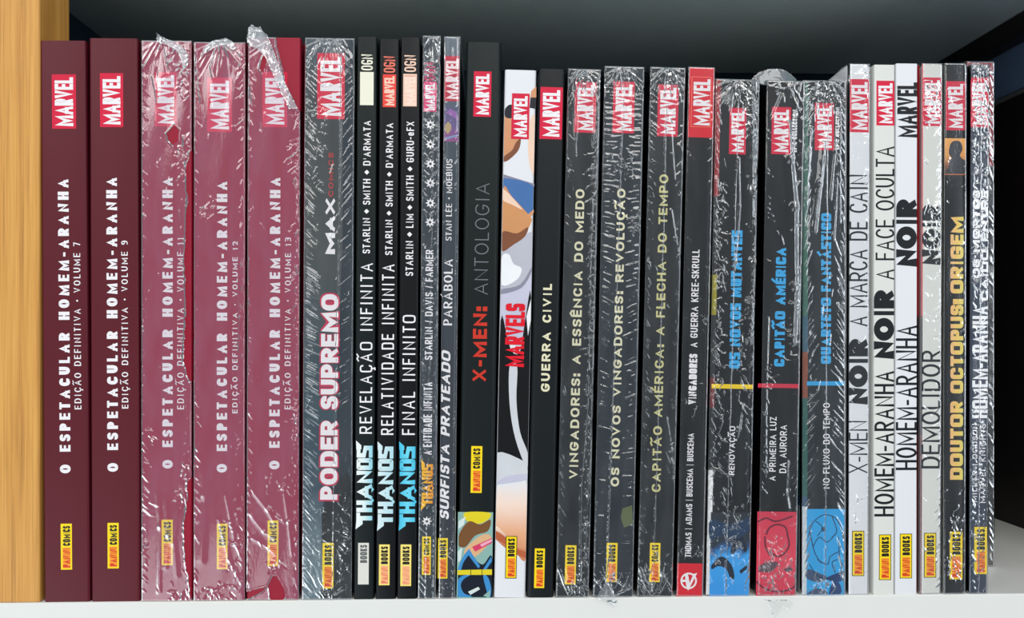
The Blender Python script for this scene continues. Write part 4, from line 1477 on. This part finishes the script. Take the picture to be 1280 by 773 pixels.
i.px([(1040, 730), (1048, 728), (1052, 740), (1044, 746), (1036, 744)], C_('deep_blue_print', (14, 56, 110)), 2)
i.px([(1026.5, 660), (1031, 659), (1032, 664), (1028, 665)], DL, 3)
i.rect(1008.6, 1056.2, 477, 482.2, SKY, 1)
i.done('spine_art', bk.root)
i = Ink(bk)
logo(i, 1018.5, 1042.5, 129, 188)
i.text('EPIC COLLECTION', 1044.4, 1049, 134.5, 187, INK_W, 1.4, 1.1, rf=.4, gap=.13)
i.done('publisher_logo', bk.root)
i = Ink(bk)
i.text('QUARTETO FANTÁSTICO', 1026.2, 1038.8, 266.8, 455, BLUEI, 4.2, 3.2, rf=.25, gap=.08, block_s=True)
i.text('NO FLUXO DO TEMPO', 1028.8, 1037, 504, 611, INK_W, 1.4, 1.3, rf=.8, gap=.15)
i.done('title_lettering', bk.root)
wrap(bk, FILM, 21, comb=(.7, .8), comb_len=18, comb_ang=-58, comb_step=4, fan=70, scatter=60, sc_ang=105, sc_len=16, amp=.5, seam=(30, 28),
     crinkle=[(26, 14, 20, 12, 60), (24, 640, 20, 12, 26)],
     folds=[([(24, 80), (19, 130), (13, 190)], 2.4, 2.6), ([(8, 60), (6, 110), (3, 160)], 1.2, 1.3), ([(28, 70), (22, 120), (14, 170)], 1.4, 1.4),
            ([(44, 30), (40, 90), (34, 150)], 1.2, 1.2), ([(46, 60), (43, 120), (38, 200)], 1.2, 1.2), ([(2, 4), (24, 1), (46, 3)], .8, 1.2),
            ([(45, 5), (46, 60), (46, 180)], 1.0, 1.3)])

# ---------------------------------------------------------------- 22-25: four white books with black deco lettering
DECO = dict(rf=1.0, gap=.12)
bk = make_book('white_book', 'leftmost white book, in clear film with white scuffs, black lettering ends at top with CAIN',
               1062.3, 1087, 80, 1060.3, 1085.3, WHITEC, hard=False, round_=.0008)
i = Ink(bk)
logo(i, 1061.8, 1087, 99, 165.5, pad=2.6)
i.done('publisher_logo', bk.root)
i = Ink(bk)
i.text('A MARCA DE CAIN', 1061.5, 1084.5, 218.5, 408.5, INK_K, 2.5, 2.4, **DECO)
i.text('NOIR', 1060.8, 1084.8, 424, 506, INK_K, 10.6, 9.0, layer=3, rf=1.0, gap=.02, wmul={'N': 1.2, 'O': 1.5, 'I': 1.5, 'R': 1.35})
i.text('X-MEN', 1060.8, 1084.5, 526.4, 592, INK_K, 2.1, 2.1, **DECO)
i.done('title_lettering', bk.root)
i = Ink(bk)
label(i, 1065.5, 1079.8, 664.5, 720, border=True)
i.done('imprint_label', bk.root)
wrap(bk, FILM_T, 22, comb=(.1, .3), comb_len=6, scatter=10, sc_ang=90, crinkle=[(6, 560, 5, 20, 8), (20, 8, 5, 8, 10)], sheet_amp=.1, amp=.3)
bunch(bk, 'loose_wrap_corner', [(1042, 100), (1050, 90), (1060, 79), (1063, 76), (1068, 75), (1071, 79), (1062, 81), (1061.5, 98), (1058, 98)],
      film_mat('corner_film', haze=.02, cloud=.03, rough=.2, refl=.5), 221, n=10, amp=.5, depth_y=.0045)
bk = make_book('white_book', 'white book with A FACE OCULTA lettering running nearly its full height',
               1093, 1118.3, 81, 1091.8, 1117.8, CREAMC, hard=False, round_=.0006)
i = Ink(bk)
logo(i, 1095.5, 1118, 101, 157, pad=2.4)
i.done('publisher_logo', bk.root)
i = Ink(bk)
i.text('A FACE OCULTA', 1094.5, 1117.8, 183, 350, INK_K, 2.5, 2.4, **DECO)
i.text('NOIR', 1092.3, 1117.5, 363, 449, INK_K, 10.6, 9.0, layer=3, rf=1.0, gap=.02, wmul={'N': 1.2, 'O': 1.5, 'I': 1.5, 'R': 1.35})
i.text('HOMEM-ARANHA', 1093, 1117.4, 464, 646, INK_K, 3.2, 3.0, **DECO)
i.done('title_lettering', bk.root)
i = Ink(bk)
label(i, 1099.2, 1113.4, 669, 725, border=True)
i.done('imprint_label', bk.root)
bk = make_book('white_book', 'white book with black rather than red publisher lettering at its top',
               1120.2, 1147, 79.5, 1119.3, 1146, WHITEC, hard=False, round_=.0006)
i = Ink(bk)
i.text('MARVEL', 1121.5, 1146.4, 103, 172, INK_K, 4.4, 4.6, layer=2, rf=.55, gap=.035, wmul={'M': 1.15, 'A': 1.12, 'V': 1.1, 'L': 1.1})
i.done('publisher_logo', bk.root)
i = Ink(bk)
i.text('NOIR', 1120.2, 1146, 249.4, 333.5, INK_K, 10.6, 9.2, layer=3, rf=1.0, gap=.02, wmul={'N': 1.2, 'O': 1.5, 'I': 1.5, 'R': 1.35})
i.text('HOMEM-ARANHA', 1119.8, 1146, 407, 588, INK_K, 3.2, 3.0, **DECO)
i.done('title_lettering', bk.root)
i = Ink(bk)
label(i, 1125.2, 1139.6, 668, 723, border=True)
i.done('imprint_label', bk.root)
bk = make_book('white_book', 'narrowest white book, rightmost, with red cover edge showing at its left',
               1152.8, 1177, 79.5, 1150.3, 1175.5, CREAMC, hard=False, round_=.0006, left=ramp_mat('red_black_front_cover',
               [(0, (120, 12, 24)), (.3, (30, 8, 12)), (.52, (210, 24, 36)), (1, (200, 20, 34))], 'Z', interp='CONSTANT'))
i = Ink(bk)
logo(i, 1153.4, 1177, 97, 157.7, pad=2.2)
i.done('publisher_logo', bk.root)
i = Ink(bk)
i.text('NOIR', 1152.4, 1176.8, 256, 331.5, INK_K, 9.8, 8.8, layer=3, rf=1.0, gap=.02, wmul={'N': 1.2, 'O': 1.5, 'I': 1.5, 'R': 1.35})
i.text('DEMOLIDOR', 1151.3, 1175.5, 438.5, 586, INK_K, 3.2, 3.0, **DECO)
i.done('title_lettering', bk.root)
i = Ink(bk)
label(i, 1155.5, 1169.8, 667, 722, border=True)
i.done('imprint_label', bk.root)
wrap(bk, FILM_T, 25, comb=(.1, .5), comb_len=8, scatter=4, sc_ang=90, crinkle=[(12, 45, 10, 36, 26), (12, 200, 11, 40, 24)], sheet_amp=.1, amp=.4)

# ---------------------------------------------------------------- 26: black with gold block lettering
bk = make_book('black_book', 'glossy black book with chunky gold-orange lettering and small orange picture near top',
               1182, 1207, 79.5, 1178, 1207, mat('glossy_black_cover', (16, 16, 18), .28, vary=.06), round_=.0022, hard=False)
i = Ink(bk)
logo(i, 1182.4, 1206.4, 101.6, 163, pad=2.8)
i.done('publisher_logo', bk.root)
i = Ink(bk)
i.smooth = True
i.rect(1180.8, 1207.4, 173, 217, ramp_mat('sunset_print', [(0, (60, 36, 26)), (.25, (130, 70, 36)), (.5, (222, 150, 70)), (1, (240, 170, 80))], 'Z', noise=.2), 1)
i.px([(1186, 190), (1188, 180), (1194, 176), (1201, 178), (1203, 187), (1200, 194), (1203, 199), (1206.8, 202), (1206.4, 216.6), (1183, 216.6), (1186, 208),
      (1187, 200), (1190, 198), (1187, 194)], C_('silhouette_print', (44, 44, 50)), 2)
i.rect(1180.8, 1207, 217.6, 218.8, C_('thin_orange_print', (196, 110, 70)), 2)
i.done('spine_picture', bk.root)
GO = ramp_mat('gold_to_orange_ink', [(0, (246, 190, 130)), (.5, (246, 204, 96)), (1, (236, 220, 110))], 'X')
i = Ink(bk)
kw = dict(rf=.34, gap=.08)
i.text('ORIGEM', 1188, 1204.2, 271, 367, GO, 5.6, 4.2, **kw)
i.text('OCTOPUS:', 1188, 1204, 375, 492, GO, 5.4, 4.2, **kw)
i.text('DOUTOR', 1187.6, 1203.6, 502, 600, GO, 5.6, 4.2, **kw)
i.done('title_lettering', bk.root)
i = Ink(bk)
label(i, 1187, 1203, 665, 724.5)
i.done('imprint_label', bk.root)
wrap(bk, FILM_T, 26, comb=(.05, .1), comb_len=6, scatter=4, sc_ang=90, crinkle=[(14, 570, 10, 40, 18), (10, 635, 8, 14, 20)], folds=[([(24, 0), (25, 60), (25, 160)], 1.2, 1.0)],
     sheet_amp=.12, amp=.35)

# ---------------------------------------------------------------- 27: last wrapped
bk = make_book('wrapped_book', 'last front-row book at right, silvery glare on crumpled film over white lettering',
               1213.5, 1236, 81, 1211.3, 1234, mat('steel_blue_cover', (46, 56, 74), .35, vary=.1), hard=False, round_=.0012)
i = Ink(bk)
logo(i, 1213.3, 1235.8, 97, 159, pad=1.6)
i.done('publisher_logo', bk.root)
i = Ink(bk)
BW = mat('bright_white_ink', (250, 250, 252), .4)
i.text('OS MORTOS', 1216, 1224.8, 238, 348, BW, 3.6, 2.6, rf=.4, gap=.07)
i.text('CAÍDO ENTRE', 1226.2, 1235.4, 238, 376, BW, 3.6, 2.6, rf=.4, gap=.07)
i.text('HOMEM-ARANHA', 1215.4, 1235.6, 382.6, 523, BW, 4.0, 3.6, rf=.3, gap=.07)
i.text('MILLAR | DODSON', 1215.5, 1221.5, 530, 628, INK_W, 1.2, 1.1, rf=.6, gap=.2)
i.text('MARVEL KNIGHTS', 1225, 1232, 530, 629, INK_W, 1.2, 1.1, rf=.6, gap=.2)
i.done('title_lettering', bk.root)
i = Ink(bk)
label(i, 1217.8, 1233.6, 659, 718)
i.done('imprint_label', bk.root)
wrap(bk, FILM, 27, comb=(.25, .3), comb_len=7, comb_ang=50, comb_step=5, fan=26, scatter=16, sc_ang=110, sc_len=10, seam=(11, 10), amp=.5,
     crinkle=[(11, 8, 10, 10, 30), (11, 100, 10, 60, 60), (11, 230, 10, 80, 60), (8, 490, 9, 60, 60), (4, 600, 4, 50, 20)],
     folds=[([(21, 300), (21, 650)], .8, .8)])

# ---------------------------------------------------------------- 28: set back behind the last one
Y28 = .0475
RB = ramp_mat('red_over_black_cover', [(0, (14, 15, 20)), (.42, (18, 18, 22)), (.79, (150, 16, 34)), (1, (150, 16, 34))], 'Z', interp='CONSTANT')
bk = make_book('recessed_book', 'red-topped black book pushed back behind the last one at right',
               1208, 1242.5, 77, 1208, 1242.5, RB, y0=Y28, depth=.16)
wrap(bk, FILM_T, 28, comb=(.1, .7), comb_len=9, comb_ang=-50, comb_step=9, scatter=8, sc_ang=60, amp=.3, fan=4,
     crinkle=[(30, 60, 5, 70, 12)])
